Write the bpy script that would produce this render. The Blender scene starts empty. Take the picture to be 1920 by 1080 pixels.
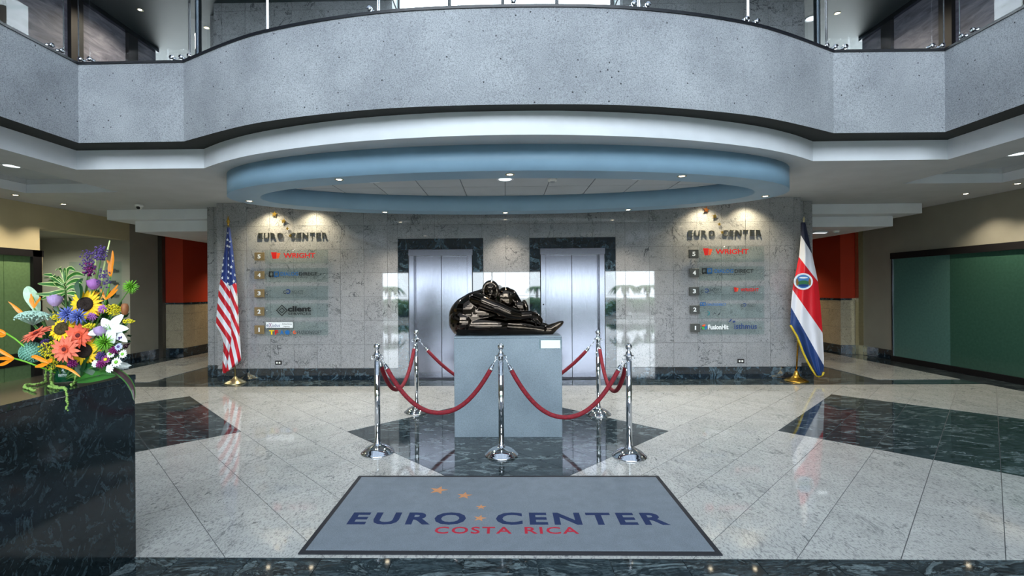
import bpy, bmesh, math, random
from mathutils import Vector, Matrix
from mathutils.geometry import tessellate_polygon
PI = math.pi
random.seed(7)
scene = bpy.context.scene
COL = scene.collection

# ------------------------------------------------------------------ camera
F, CX, CY, YAW, ROLL, EYE = 892.36, 932.5, 541.9, 0.018, 0.007, 1.5
_R = Vector((math.cos(YAW), math.sin(YAW), 0)); _U = Vector((0, 0, 1)); _F = Vector((-math.sin(YAW), math.cos(YAW), 0))
_Rc = _R*math.cos(ROLL) - _U*math.sin(ROLL); _Uc = _U*math.cos(ROLL) + _R*math.sin(ROLL)
cam = bpy.data.cameras.new('camera'); camo = bpy.data.objects.new('camera', cam); COL.objects.link(camo)
M = Matrix((_Rc, _Uc, -_F)).transposed().to_4x4(); M.translation = Vector((0, 0, EYE))
camo.matrix_world = M
cam.sensor_width = 36; cam.lens = F/1920*36
cam.shift_x = (960-CX)/1920; cam.shift_y = (CY-540)/1920
cam.clip_start = .05; cam.clip_end = 300
scene.camera = camo

# ------------------------------------------------------------------ sky, light through the openings, exposure
scene.view_settings.view_transform = 'Standard'; scene.view_settings.look = 'None'
scene.view_settings.gamma = 1; scene.view_settings.use_curve_mapping = False
scene.view_settings.exposure = EXPOSURE = 0.15
w = bpy.data.worlds.new('overcast_sky'); scene.world = w; w.use_nodes = True
bg = w.node_tree.nodes['Background']; bg.inputs[0].default_value = (.86, .92, 1.0, 1); bg.inputs[1].default_value = 11.0
def portal(name, loc, rot, sx, sy):
    L = bpy.data.lights.new(name, 'AREA'); L.shape = 'RECTANGLE'; L.size = sx; L.size_y = sy; L.cycles.is_portal = True
    o = bpy.data.objects.new(name, L); o.location = loc; o.rotation_euler = rot; COL.objects.link(o)
portal('skylight_portal', (0, .3, 9.4), (0, 0, 0), 9.8, 8.4)
portal('entrance_portal', (.5, -4.1, 1.1), (PI/2, 0, 0), 11.4, 2.3)
portal('upper_window_portal', (0, 8.45, 4.85), (-PI/2, 0, 0), 3.7, 2.9)
portal('fill_window_portal', (0, -4.35, 7.15), (PI/2, 0, 0), 9.8, 4.3)  # portal for the added upper glazing behind the camera

# ------------------------------------------------------------------ helpers
def lin(c):
    return tuple((x/12.92 if x <= .04045 else ((x+.055)/1.055)**2.4) for x in c)
def rgb(r, g, b): return lin((r/255, g/255, b/255)) + (1,)
def at(px, py, Y):
    """world point at depth plane Y seen at that place of the 1920x1080 photograph"""
    u, v = px-CX, CY-py
    u0 = u*math.cos(ROLL)+v*math.sin(ROLL); v0 = -u*math.sin(ROLL)+v*math.cos(ROLL)
    dx = u0/F*math.cos(YAW)-math.sin(YAW); dy = u0/F*math.sin(YAW)+math.cos(YAW)
    t = Y/dy
    return Vector((dx*t, Y, EYE+v0/F*t))

class MB:
    def __init__(s): s.v = []; s.f = []; s.m = []; s.sm = []
    def add(s, vs, fs, mi=0, smooth=False):
        b = len(s.v); s.v += [tuple(v) for v in vs]
        for f in fs: s.f.append(tuple(i+b for i in f)); s.m.append(mi); s.sm.append(smooth)
        return s
    def box(s, x0, x1, y0, y1, z0, z1, mi=0, bev=0):
        if bev:
            b = bev
            pts = []
            def ring(z, i): return [(x0+i+0, y0+i+b, z), (x0+i+b, y0+i, z), (x1-i-b, y0+i, z), (x1-i, y0+i+b, z), (x1-i, y1-i-b, z), (x1-i-b, y1-i, z), (x0+i+b, y1-i, z), (x0+i, y1-i-b, z)]
            pts = ring(z0, b*.7)+ring(z0+b, 0)+ring(z1-b, 0)+ring(z1, b*.7)
            fs = [tuple(range(7, -1, -1))]
            for r in range(3):
                for i in range(8):
                    j = (i+1) % 8
                    fs.append((r*8+i, r*8+j, r*8+8+j, r*8+8+i))
            fs.append(tuple(range(24, 32)))
            return s.add(pts, fs, mi)
        vs = [(x0,y0,z0),(x1,y0,z0),(x1,y1,z0),(x0,y1,z0),(x0,y0,z1),(x1,y0,z1),(x1,y1,z1),(x0,y1,z1)]
        return s.add(vs, [(0,3,2,1),(4,5,6,7),(0,1,5,4),(1,2,6,5),(2,3,7,6),(3,0,4,7)], mi)
    def prism(s, outer, z0, z1, holes=(), mi=0, mi_side=None, smooth_side=False):
        if mi_side is None: mi_side = mi
        rings = [list(outer)]+[list(h) for h in holes]
        tri = tessellate_polygon([[Vector((x, y, 0)) for x, y in r] for r in rings])
        flat = [p for r in rings for p in r]; n = len(flat)
        area = lambda t: (flat[t[1]][0]-flat[t[0]][0])*(flat[t[2]][1]-flat[t[0]][1])-(flat[t[2]][0]-flat[t[0]][0])*(flat[t[1]][1]-flat[t[0]][1])
        b = len(s.v); s.v += [(x, y, z0) for x, y in flat]+[(x, y, z1) for x, y in flat]
        for t in tri:
            if area(t) < 0: t = t[::-1]
            s.f.append(tuple(b+n+i for i in t)); s.m.append(mi); s.sm.append(False)
            s.f.append(tuple(b+i for i in t[::-1])); s.m.append(mi); s.sm.append(False)
        k = 0
        for r in rings:
            q = len(r)
            a = sum(r[i][0]*r[(i+1)%q][1]-r[(i+1)%q][0]*r[i][1] for i in range(q))
            ccw = (a > 0) == (r is rings[0])
            for i in range(q):
                j = (i+1) % q
                f = (b+k+i, b+k+j, b+n+k+j, b+n+k+i)
                if not ccw: f = f[::-1]
                s.f.append(f); s.m.append(mi_side); s.sm.append(smooth_side)
            k += q
        return s
    def lathe(s, prof, c=(0,0,0), n=24, mi=0, smooth=True, axis=None):
        """profile [(r, z)...] turned about a vertical axis (or given axis) through c"""
        vs = []; c = Vector(c)
        q = Vector((0,0,1)).rotation_difference(Vector(axis).normalized()) if axis is not None else None
        for r, z in prof:
            for i in range(n):
                a = 2*PI*i/n; p = Vector((r*math.cos(a), r*math.sin(a), z))
                if q: p = q @ p
                vs.append(c+p)
        fs = []
        for k in range(len(prof)-1):
            for i in range(n):
                j = (i+1) % n; fs.append((k*n+i, k*n+j, k*n+n+j, k*n+n+i))
        if prof[0][0] > 1e-6: fs.append(tuple(range(n-1, -1, -1)))
        if prof[-1][0] > 1e-6: fs.append(tuple(range((len(prof)-1)*n, len(prof)*n)))
        return s.add(vs, fs, mi, smooth)
    def tube(s, pts, r, n=8, mi=0, cap=True):
        pts = [Vector(p) for p in pts]; m = len(pts)
        rs = r if isinstance(r, (list, tuple)) else [r]*m
        vs = []; up = None
        for i, p in enumerate(pts):
            t = (pts[min(i+1, m-1)]-pts[max(i-1, 0)]).normalized()
            if up is None:
                up = Vector((0,0,1)) if abs(t.z) < .9 else Vector((1,0,0))
            a = t.cross(up).normalized(); b = a.cross(t).normalized(); up = b
            for k in range(n):
                an = 2*PI*k/n; vs.append(p+(a*math.cos(an)+b*math.sin(an))*rs[i])
        fs = [(i*n+k, i*n+(k+1)%n, (i+1)*n+(k+1)%n, (i+1)*n+k) for i in range(m-1) for k in range(n)]
        if cap: fs += [tuple(range(n-1,-1,-1)), tuple(range((m-1)*n, m*n))]
        return s.add(vs, fs, mi, True)
    def ball(s, c, r, mi=0, n=12, m=8, sc=(1,1,1)):
        vs = []; c = Vector(c)
        for i in range(m+1):
            th = PI*i/m
            for k in range(n):
                a = 2*PI*k/n
                vs.append(c+Vector((math.sin(th)*math.cos(a)*r*sc[0], math.sin(th)*math.sin(a)*r*sc[1], -math.cos(th)*r*sc[2])))
        fs = [(i*n+k, i*n+(k+1)%n, (i+1)*n+(k+1)%n, (i+1)*n+k) for i in range(m) for k in range(n)]
        return s.add(vs, fs, mi, True)
    def mesh(s, name, mats):
        me = bpy.data.meshes.new(name); me.from_pydata(s.v, [], s.f)
        if not isinstance(mats, (list, tuple)): mats = [mats]
        for m in mats: me.materials.append(m)
        me.polygons.foreach_set('material_index', s.m); me.polygons.foreach_set('use_smooth', s.sm)
        me.update(); return me
    def build(s, name, mats, parent=None, loc=None):
        return link(name, s.mesh(name, mats), parent, loc)
def link(name, me, parent=None, loc=None, rot=None):
    o = bpy.data.objects.new(name, me); COL.objects.link(o)
    if parent: o.parent = parent
    if loc is not None: o.location = loc
    if rot is not None: o.rotation_euler = rot
    return o
def tag(o, label=None, cat=None, group=None, kind=None):
    if label: o['label'] = label
    if cat: o['category'] = cat
    if group: o['group'] = group
    if kind: o['kind'] = kind
    return o
def empty(name, loc=(0,0,0), rz=0):
    o = bpy.data.objects.new(name, None); o.empty_display_size = .1; COL.objects.link(o); o.location = loc; o.rotation_euler = (0,0,rz); return o
def copy_tree(o, parent=None, name=None):
    c = o.copy(); COL.objects.link(c)
    if parent: c.parent = parent
    for ch in [k for k in bpy.data.objects if k.parent == o]: copy_tree(ch, c)
    return c
FONTS = {}
def text_mesh(name, txt, x0, x1, z0, z1, depth, mat, parent, y=0, bold=.0, spacing=1.0, flat=False, smallfont=False):
    """upright lettering filling the box x0..x1, z0..z1, facing -Y with its front at y"""
    cu = bpy.data.curves.new('lettering', 'FONT'); cu.body = txt; cu.size = 1; cu.offset = bold; cu.extrude = .5; cu.space_character = spacing
    cu.resolution_u = 3
    to = bpy.data.objects.new('lettering', cu); COL.objects.link(to)
    dg = bpy.context.evaluated_depsgraph_get(); me = bpy.data.meshes.new_from_object(to.evaluated_get(dg))
    bpy.data.objects.remove(to); bpy.data.curves.remove(cu)
    xs = [v.co.x for v in me.vertices]; ys = [v.co.y for v in me.vertices]
    ax, bx, ay, by = min(xs), max(xs), min(ys), max(ys)
    for v in me.vertices:
        X = x0+(v.co.x-ax)/(bx-ax)*(x1-x0); Zz = z0+(v.co.y-ay)/(by-ay)*(z1-z0); d = (0.5-v.co.z)*depth
        v.co = (X, Zz, -d) if flat else (X, y+d, Zz)
    me.materials.clear(); me.materials.append(mat)
    for p in me.polygons: p.material_index = 0; p.use_smooth = False
    if flat:
        for v in me.vertices: v.co.z += y
    me.name = name
    return link(name, me, parent)
def star_pts(cx, cy, r, rot=0, inner=.4):
    return [(cx+math.sin(rot+k*PI/5)*(r if k % 2 == 0 else r*inner), cy+math.cos(rot+k*PI/5)*(r if k % 2 == 0 else r*inner)) for k in range(10)]
def flat_poly(mb, pts, y, d, mi=0):
    """upright plate outline (x,z) with front at y and thickness d"""
    n = len(pts); tri = tessellate_polygon([[Vector((p[0], p[1], 0)) for p in pts]])
    vs = [(x, y, z) for x, z in pts]+[(x, y+d, z) for x, z in pts]
    fs = []
    for t in tri:
        a = (pts[t[1]][0]-pts[t[0]][0])*(pts[t[2]][1]-pts[t[0]][1])-(pts[t[2]][0]-pts[t[0]][0])*(pts[t[1]][1]-pts[t[0]][1])
        if a < 0: t = t[::-1]
        fs.append(tuple(t)); fs.append(tuple(i+n for i in t[::-1]))
    area = sum(pts[i][0]*pts[(i+1)%n][1]-pts[(i+1)%n][0]*pts[i][1] for i in range(n))
    for i in range(n):
        j = (i+1) % n; f = (i, i+n, j+n, j)
        fs.append(f if area > 0 else f[::-1])
    return mb.add(vs, fs, mi)

# ------------------------------------------------------------------ materials
class N:
    def __init__(s, name):
        s.mat = bpy.data.materials.new(name); s.mat.use_nodes = True; s.t = s.mat.node_tree; s.n = s.t.nodes; s.b = s.n['Principled BSDF']
    def new(s, t, **kw):
        x = s.n.new(t)
        for k, v in kw.items():
            if k in x.inputs.keys() if hasattr(x.inputs, 'keys') else False: x.inputs[k].default_value = v
            else: setattr(x, k, v)
        return x
    def l(s, a, b): s.t.links.new(a, b)
    def coord(s, scale=1, jitter=0, sc=None):
        g = s.new('ShaderNodeNewGeometry'); out = g.outputs['Position']
        if jitter:
            oi = s.new('ShaderNodeObjectInfo'); m = s.new('ShaderNodeVectorMath', operation='MULTIPLY_ADD')
            cx = s.new('ShaderNodeCombineXYZ'); s.l(oi.outputs['Random'], cx.inputs[0]); s.l(oi.outputs['Random'], cx.inputs[1]); s.l(oi.outputs['Random'], cx.inputs[2])
            s.l(cx.outputs[0], m.inputs[0]); m.inputs[1].default_value = (jitter, jitter*1.7, jitter*.6); s.l(out, m.inputs[2]); out = m.outputs[0]
        if sc:
            m = s.new('ShaderNodeVectorMath', operation='MULTIPLY'); s.l(out, m.inputs[0]); m.inputs[1].default_value = sc; out = m.outputs[0]
        return out
    def noise(s, co, scale, detail=4, rough=.5, dist=0):
        x = s.new('ShaderNodeTexNoise'); x.inputs['Scale'].default_value = scale; x.inputs['Detail'].default_value = detail
        x.inputs['Roughness'].default_value = rough; x.inputs['Distortion'].default_value = dist; s.l(co, x.inputs['Vector']); return x.outputs['Fac']
    def ramp(s, fac, stops):
        x = s.new('ShaderNodeValToRGB'); e = x.color_ramp.elements
        while len(e) < len(stops): e.new(.5)
        for i, (p, c) in enumerate(stops): e[i].position = p; e[i].color = c
        s.l(fac, x.inputs[0]); return x.outputs[0]
    def mix(s, fac, a, b, mode='MIX'):
        x = s.new('ShaderNodeMix', data_type='RGBA', blend_type=mode)
        for sock, v in ((x.inputs[0], fac), (x.inputs[6], a), (x.inputs[7], b)):
            if hasattr(v, 'is_output') or isinstance(v, bpy.types.NodeSocket): s.l(v, sock)
            else: sock.default_value = v
        return x.outputs[2]
    def bump(s, h, strength=.3, dist=.002):
        x = s.new('ShaderNodeBump'); x.inputs['Strength'].default_value = strength; x.inputs['Distance'].default_value = dist; s.l(h, x.inputs['Height']); s.l(x.outputs[0], s.b.inputs['Normal'])
    def base(s, c):
        if isinstance(c, bpy.types.NodeSocket): s.l(c, s.b.inputs['Base Color'])
        else: s.b.inputs['Base Color'].default_value = c
    def set(s, **kw):
        for k, v in kw.items(): s.b.inputs[k.replace('_', ' ')].default_value = v
        return s.mat
def G(v): return (v, v, v, 1)
def paint(name, c, rough=.6, **kw):
    n = N(name); co = n.coord(); f = n.noise(co, 3, 3)
    d = tuple(x*.93 for x in c[:3])+(1,)
    n.base(n.ramp(f, [(.35, d), (.65, c)])); n.bump(n.noise(co, 300, 2), .05, .001)
    return n.set(Roughness=rough, **kw)
def plain(name, c, rough=.5, metal=0, **kw):
    n = N(name); co = n.coord(); f = n.noise(co, 25, 2)
    d = tuple(x*.85 for x in c[:3])+(1,)
    n.base(n.ramp(f, [(.3, d), (.7, c)])); return n.set(Roughness=rough, Metallic=metal, **kw)

def white_granite(name, light, dark, rough, streak=(1,1,1), vein=.5, jit=30):
    n = N(name); co = n.coord(jitter=jit); cs = n.coord(jitter=jit, sc=streak)
    cloud = n.noise(co, 3.5, 4, .6)
    base = n.ramp(cloud, [(.3, tuple(a*.82 for a in light[:3])+(1,)), (.7, light)])
    sp = n.noise(cs, 90, 3, .7); spk = n.ramp(sp, [(.36, G(1)), (.50, G(0))])
    c = n.mix(n.mix(1, spk, G(.55), 'MULTIPLY'), base, dark)
    fl = n.ramp(n.noise(cs, 28, 5, .75, .6), [(.33, G(1)), (.41, G(0))])
    c = n.mix(n.mix(1, fl, G(.75), 'MULTIPLY'), c, dark)
    # long broken veins
    v = n.noise(cs, 2.6, 5, .62, 1.4)
    m = n.new('ShaderNodeMath', operation='SUBTRACT'); n.l(v, m.inputs[0]); m.inputs[1].default_value = .5
    a = n.new('ShaderNodeMath', operation='ABSOLUTE'); n.l(m.outputs[0], a.inputs[0])
    vein_m = n.ramp(a.outputs[0], [(.0, G(vein)), (.018, G(0))])
    gate = n.ramp(n.noise(co, 1.7, 2), [(.5, G(0)), (.62, G(1))])
    c = n.mix(n.mix(1, vein_m, gate, 'MULTIPLY'), c, dark)
    n.base(c); n.bump(n.noise(co, 1.2, 1), .02, .002)
    return n.set(Roughness=rough)
def dark_granite(name, a, b, c3, rough, sc=(1,1,1), jit=30, dist=2.2, scale=3.2):
    n = N(name); co = n.coord(jitter=jit, sc=sc)
    w1 = n.noise(co, scale, 8, .68, dist)
    col = n.ramp(w1, [(.32, a), (.46, b), (.52, a), (.58, c3), (.66, b)])
    w2 = n.ramp(n.noise(co, scale*5, 6, .7, 1.2), [(.4, G(.45)), (.62, G(1.25))])
    n.base(n.mix(1, col, w2, 'MULTIPLY'))
    return n.set(Roughness=rough)

m_tile_floor = white_granite('white_floor_granite', rgb(186,187,184), rgb(84,88,92), .045, (1.0,.45,1), .55)
m_tile_floor.node_tree.nodes['Principled BSDF'].inputs['IOR'].default_value = 1.6
m_tile_wall = white_granite('white_wall_granite', rgb(158,159,162), rgb(50,54,60), .03, (1,1,1), .9)
m_tile_wall.node_tree.nodes['Principled BSDF'].inputs['IOR'].default_value = 1.85
m_tile_dado = white_granite('dado_granite', rgb(182,172,148), rgb(86,78,64), .12)
m_dark_floor = dark_granite('dark_green_floor_granite', rgb(26,34,38), rgb(60,72,77), rgb(104,118,122), .045, (.6,1.5,1))
m_dark_wall = dark_granite('dark_blue_wall_granite', rgb(16,22,28), rgb(34,48,60), rgb(74,96,110), .03)
m_dark_wall.node_tree.nodes['Principled BSDF'].inputs['IOR'].default_value = 1.8
m_desk = dark_granite('dark_desk_granite', rgb(8,14,17), rgb(26,38,42), rgb(50,66,72), .10, (1.0,1.3,1), 0, 3.6, 6.0)
m_grout = plain('grout', rgb(96,98,100), .7)
def concrete():
    n = N('bush_hammered_concrete'); co = n.coord()
    big = n.noise(co, 1.3, 3, .6); base = n.ramp(big, [(.3, rgb(144,148,154)), (.7, rgb(174,178,183))])
    fine = n.noise(co, 95, 4, .75); c = n.mix(1, base, n.ramp(fine, [(.34, G(.5)), (.5, G(1)), (.68, G(1.28))]), 'MULTIPLY')
    v = n.new('ShaderNodeTexVoronoi'); v.inputs['Scale'].default_value = 13; n.l(co, v.inputs['Vector'])
    pit = n.ramp(v.outputs['Distance'], [(.07, G(1)), (.13, G(0))])
    gate = n.ramp(n.noise(co, 6, 2), [(.47, G(0)), (.55, G(1))])
    pm = n.mix(1, pit, gate, 'MULTIPLY')
    n.base(n.mix(pm, c, rgb(52,54,58))); n.bump(fine, .9, .006)
    return n.set(Roughness=.9)
m_concrete = concrete()
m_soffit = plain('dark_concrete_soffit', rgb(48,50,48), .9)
m_coping = plain('black_coping_stone', rgb(26,28,34), .3)
m_ceiling = paint('white_ceiling_paint', rgb(196,199,202), .7)
m_fascia = paint('white_fascia_paint', rgb(226,230,236), .5)
m_ring = paint('pale_blue_ring_paint', rgb(140,174,198), .45)
m_acoustic = paint('acoustic_tile', rgb(186,192,198), .8)
m_grid = plain('ceiling_grid_strip', rgb(104,114,124), .5)
m_wall_grey = paint('grey_beige_wall_paint', rgb(150,147,134), .6)
m_wall_cream = paint('cream_wall_paint', rgb(196,184,148), .6)
m_red = paint('red_corridor_paint', rgb(170,44,8), .6)
m_upper_dark = paint('dark_upper_paint', rgb(64,76,78), .5)
m_slate = (lambda: (lambda n: (n.base(n.ramp(n.noise(n.coord(sc=(1, 1, 5)), 1.8, 6, .65, .8), [(.3, rgb(84,82,96)), (.5, rgb(126,124,138)), (.7, rgb(160,158,170))])), n.set(Roughness=.6))[1])(N('slate_wall')))()
m_steel = None
def brushed(name, c, rough, aniso=(60,60,1.2)):
    n = N(name); co = n.coord(sc=aniso); f = n.noise(co, 4, 4, .7)
    n.base(n.ramp(f, [(.3, tuple(a*.82 for a in c[:3])+(1,)), (.7, c)])); n.bump(f, .08, .001)
    return n.set(Roughness=rough, Metallic=1)
m_steel = brushed('brushed_steel', rgb(120,122,132), .16)
m_steel_dark = brushed('dark_brushed_steel', rgb(60,62,66), .5)  # darker steel for the sills and the call button
m_chrome = plain('polished_chrome', rgb(222,224,228), .06, 1)
m_black = plain('black_metal_frame', rgb(14,12,14), .55)
m_brass = plain('brass', rgb(206,164,74), .25, 1)
m_oldbrass = plain('pale_brass', rgb(196,186,150), .3, 1)
def glass(name, c, rough=0.0, mixf=.85, alpha=False):
    n = N(name); tr = n.new('ShaderNodeBsdfTransparent'); tr.inputs[0].default_value = c
    gl = n.new('ShaderNodeBsdfGlossy'); gl.inputs['Roughness'].default_value = rough; gl.inputs[0].default_value = (1,1,1,1)
    fr = n.new('ShaderNodeFresnel'); fr.inputs[0].default_value = 1.45
    g_ = n.new('ShaderNodeNewGeometry'); mu = n.new('ShaderNodeMath', operation='SUBTRACT', use_clamp=True); n.l(fr.outputs[0], mu.inputs[0]); n.l(g_.outputs['Backfacing'], mu.inputs[1])
    mx = n.new('ShaderNodeMixShader'); n.l(mu.outputs[0], mx.inputs[0]); n.l(tr.outputs[0], mx.inputs[1]); n.l(gl.outputs[0], mx.inputs[2])
    n.l(mx.outputs[0], n.n['Material Output'].inputs['Surface']); return n.mat
m_glass = glass('clear_glass', (.95,.975,.975,1))
m_sign_glass = glass('green_sign_glass', (.90,.945,.94,1))
m_roof_glass = glass('dimming_roof_glass', (.25,.27,.29,1))  # dark tint dims the sky through the added roof
m_frost = plain('frosted_green_glass', rgb(84,122,114), .12)
m_frost_dark = plain('frosted_dark_green_glass', rgb(56,92,78), .12)
m_frost2 = plain('frosted_olive_glass', rgb(110,140,96), .25)
m_white = plain('white_gloss', rgb(244,244,240), .4)
def emit(name, c, s):
    n = N(name); n.base(G(.8)); n.b.inputs['Emission Color'].default_value = c; n.b.inputs['Emission Strength'].default_value = s; return n.mat
m_lamp_warm = emit('warm_lamp', (1,.86,.62,1), 14)
m_lamp_cool = emit('cool_lamp', (.85,.95,1,1), 2.2)
m_pedestal = (lambda n: (n.base(n.mix(1, n.ramp(n.noise(n.coord(), 2, 3), [(.3, rgb(108,122,132)), (.7, rgb(130,144,154))]), n.ramp(n.noise(n.coord(), 120, 3, .8), [(.35, G(.75)), (.65, G(1.15))]), 'MULTIPLY')), n.set(Roughness=.35))[1])(N('pedestal_stone'))
m_velvet = (lambda n: (n.base(n.ramp(n.noise(n.coord(), 60, 3), [(.3, rgb(92,4,20)), (.7, rgb(138,9,32))])), n.set(Roughness=.75))[1])(N('red_velvet'))
m_bronze = (lambda n: (n.base(n.ramp(n.noise(n.coord(), 6, 3), [(.3, rgb(62,56,52)), (.7, rgb(84,74,64))])), n.set(Roughness=.10, Metallic=1.0))[1])(N('dark_polished_bronze'))

# ================================================================== STRUCTURE
H = 2.97            # lower ceiling
XW = 7.85           # side walls
YB = 7.86           # face of the back wall
def struct(o, label=None, cat=None):
    o['kind'] = 'structure'
    if label: o['label'] = label
    if cat: o['category'] = cat
    return o

# ---- floor: dark granite slab, white and dark tiles laid diagonally on it
fl = MB(); fl.box(-XW-2.2, XW+.3, -4.3, 17, -.2, -.006)
floor = struct(fl.build('floor', m_dark_floor))
gr = MB()
gr.box(-7.3, 7.3, 2.652, 7.38, -.006, -.0035); gr.box(5.97, 7.3, 7.78, 17, -.006, -.0035); gr.box(-7.3, -5.92, 7.78, 17, -.006, -.0035)
gr.build('grout_bed', m_grout, floor)
T = .4; S2 = math.sqrt(.5)
def clip(poly, rect):
    x0, x1, y0, y1 = rect
    for ax, lim, sgn in ((0, x0, 1), (0, x1, -1), (1, y0, 1), (1, y1, -1)):
        out = []
        for i in range(len(poly)):
            a, b = poly[i-1], poly[i]; da = (a[ax]-lim)*sgn; db = (b[ax]-lim)*sgn
            if (da < 0) != (db < 0):
                t = da/(da-db); out.append((a[0]+(b[0]-a[0])*t, a[1]+(b[1]-a[1])*t))
            if db >= 0: out.append(b)
        poly = out
        if len(poly) < 3: return []
    return poly
def parea(p): return abs(sum(p[i-1][0]*p[i][1]-p[i][0]*p[i-1][1] for i in range(len(p))))/2
GAP = .0022
def make_tile_mesh(poly, name, mat, cen):
    m = MB(); m.prism([(x-cen[0], y-cen[1]) for x, y in poly], -.012, 0); return m.mesh(name, mat)
h2 = T/2-GAP
full_sq = [((a-b)*S2*1, (a+b)*S2) for a, b in ((-h2,-h2),(h2,-h2),(h2,h2),(-h2,h2))]
full_w = make_tile_mesh(full_sq, 'white_tile', m_tile_floor, (0,0)); full_d = make_tile_mesh(full_sq, 'dark_tile', m_dark_floor, (0,0))
U0 = 5.02*S2
cells_w, cells_d = [], []
def diamond_cell(i, j):
    # centre diamond, then the two side diamonds (six tiles a side)
    if -3 <= i < 3 and -3 <= j < 3: return True
    if 5 <= i < 11 and -11+16 <= j+0 < 11 and False: return True
    return False
for i in range(-30, 40):
    for j in range(-30, 40):
        # i runs along (+x,+y), j along (-x,+y)
        uc = (i+.5)*T; vc = (j+.5)*T
        cx = (uc-vc)*S2; cy = 5.02+(uc+vc)*S2
        if not (-8 < cx < 8 and 1.5 < cy < 17.5): continue
        sq = [(cx+x, cy+y) for x, y in full_sq]
        dark = (-3 <= i < 3 and -3 <= j < 3) or (5 <= i < 11 and -11 <= j < -5) or (-11 <= i < -5 and 5 <= j < 11)
        for rect in ((-7.3, 7.3, 2.655, 7.38), (5.97, 7.3, 7.78, 17), (-7.3, -5.92, 7.78, 17)):
            p = clip(sq, rect)
            if len(p) < 3 or parea(p) < .0015: continue
            d = math.hypot(cx, cy); vis = abs(cx/cy) < 1.2
            (cells_d if dark else cells_w).append(((0 if vis else 50)+d, p, (cx, cy), parea(p) > .999*parea(sq)))
cells_w.sort(key=lambda c: c[0]-5*math.sqrt(parea(c[1])))
def lay(cells, name, full, mat, limit):
    rest = MB()
    for k, (_, p, c, whole) in enumerate(cells):
        dz = random.uniform(-.0004, .0004)
        if k < limit:
            if whole: link(name, full, floor, (c[0], c[1], dz))
            else: link(name, make_tile_mesh(p, name, mat, c), floor, (c[0], c[1], dz))
        else: rest.prism(p, -.012, 0)
    if rest.v: tag(rest.build(name, mat, floor), kind='stuff')
lay(cells_w, 'white_tile', full_w, m_tile_floor, 300)
lay(cells_d, 'dark_tile', full_d, m_dark_floor, 300)
# straight dark strips: front edge, foot of the back wall
sm = MB(); sm.box(-.1975, .1975, -.1975, .1975, -.012, 0); strip_me = sm.mesh('strip_tile', m_dark_floor)
for r in range(2):
    for k in range(-10, 10):
        link('strip_tile', strip_me, floor, (-.04+k*.4, 2.45-r*.4, 0))
sm = MB(); sm.box(-.1945, .1945, -.235, .235, -.012, 0); strip_me2 = sm.mesh('strip_tile', m_dark_floor)
for k in range(-12, 13): link('strip_tile', strip_me2, floor, (k*.3925, 7.62, 0))

# ---- back wall of both storeys
Q = .3925
def seg_tiles(x0, x1, z0, z1, qx, rows, parent, name, mat, y0, th, cuts=(), gap=.0018, zoff=0):
    """tile a rectangle on a -Y facing wall, leaving out the cut rectangles"""
    cache = {}
    k0 = math.floor(x0/qx); k1 = math.ceil(x1/qx)
    for k in range(k0, k1):
        for a, b in rows:
            xs = [max(k*qx, x0), min((k+1)*qx, x1)]
            if xs[1]-xs[0] < .02: continue
            pieces = [(xs[0], xs[1], a, b)]
            for cx0, cx1, cz0, cz1 in cuts:
                new = []
                for p in pieces:
                    X0, X1, Z0, Z1 = p
                    if cx0 >= X1-.001 or cx1 <= X0+.001 or cz0 >= Z1-.001 or cz1 <= Z0+.001: new.append(p); continue
                    if X0 < cx0-.01: new.append((X0, cx0, Z0, Z1))
                    if X1 > cx1+.01: new.append((cx1, X1, Z0, Z1))
                    xa, xb = max(X0, cx0), min(X1, cx1)
                    if Z1 > cz1+.01: new.append((xa, xb, cz1, Z1))
                    if Z0 < cz0-.01: new.append((xa, xb, Z0, cz0))
                pieces = new
            for X0, X1, Z0, Z1 in pieces:
                w_, h_ = round(X1-X0, 3), round(Z1-Z0, 3)
                if (w_, h_) not in cache:
                    m = MB(); m.box(-w_/2+gap, w_/2-gap, 0, th, -h_/2+gap, h_/2-gap); cache[(w_, h_)] = m.mesh(name, mat)
                link(name, cache[(w_, h_)], parent, ((X0+X1)/2, y0+random.uniform(-.0006, .0006), (Z0+Z1)/2))
XE = 4.82
DC = (-1.08, 1.10)            # lift centres
wb = MB()
edges = [-XE+.003, DC[0]-.53, DC[0]+.53, DC[1]-.53, DC[1]+.53, XE-.003]
for k in (0, 2, 4): wb.box(edges[k], edges[k+1], YB+.012, 8.6, 0, H)
for k in (1, 3): wb.box(edges[k], edges[k+1], YB+.012, 8.6, 2.16, H)
wb.box(-5.22, 5.25, 8.25, 10.2, 0, H)
wall_back = struct(wb.build('wall_back', m_grout))
rows = [(.2, .597), (.597, .992), (.992, 1.387), (1.387, 1.782), (1.782, 2.177), (2.177, 2.572), (2.572, H)]
cuts = [(c-.71, c+.71, 0, 2.34) for c in DC]
seg_tiles(-XE, XE, .2, H, Q, rows, wall_back, 'wall_tile', m_tile_wall, YB, .0125, cuts)
seg_tiles(-XE, XE, 0, .2, Q, [(0, .2)], wall_back, 'base_tile', m_dark_wall, YB-.006, .018, [(c-.53, c+.53, 0, 2) for c in DC])
# wing behind the slab, seen as a narrow strip at each end
for xa, xb in ((-5.22, -XE), (XE, 5.25)):
    seg_tiles(xa, xb, .2, H, Q, rows, wall_back, 'wall_tile', m_tile_wall, 8.235, .0145)
    m = MB(); m.box(xa, xb, 8.225, 8.25, 0, .2); m.build('base_tile', m_dark_wall, wall_back)
# side cheeks of the slab
for s in (-1, 1):
    m = MB(); m.box(s*XE-.006, s*XE+.006, YB+.013, 8.24, .2, H); m.build('side_cheek', m_tile_wall, wall_back)

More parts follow.
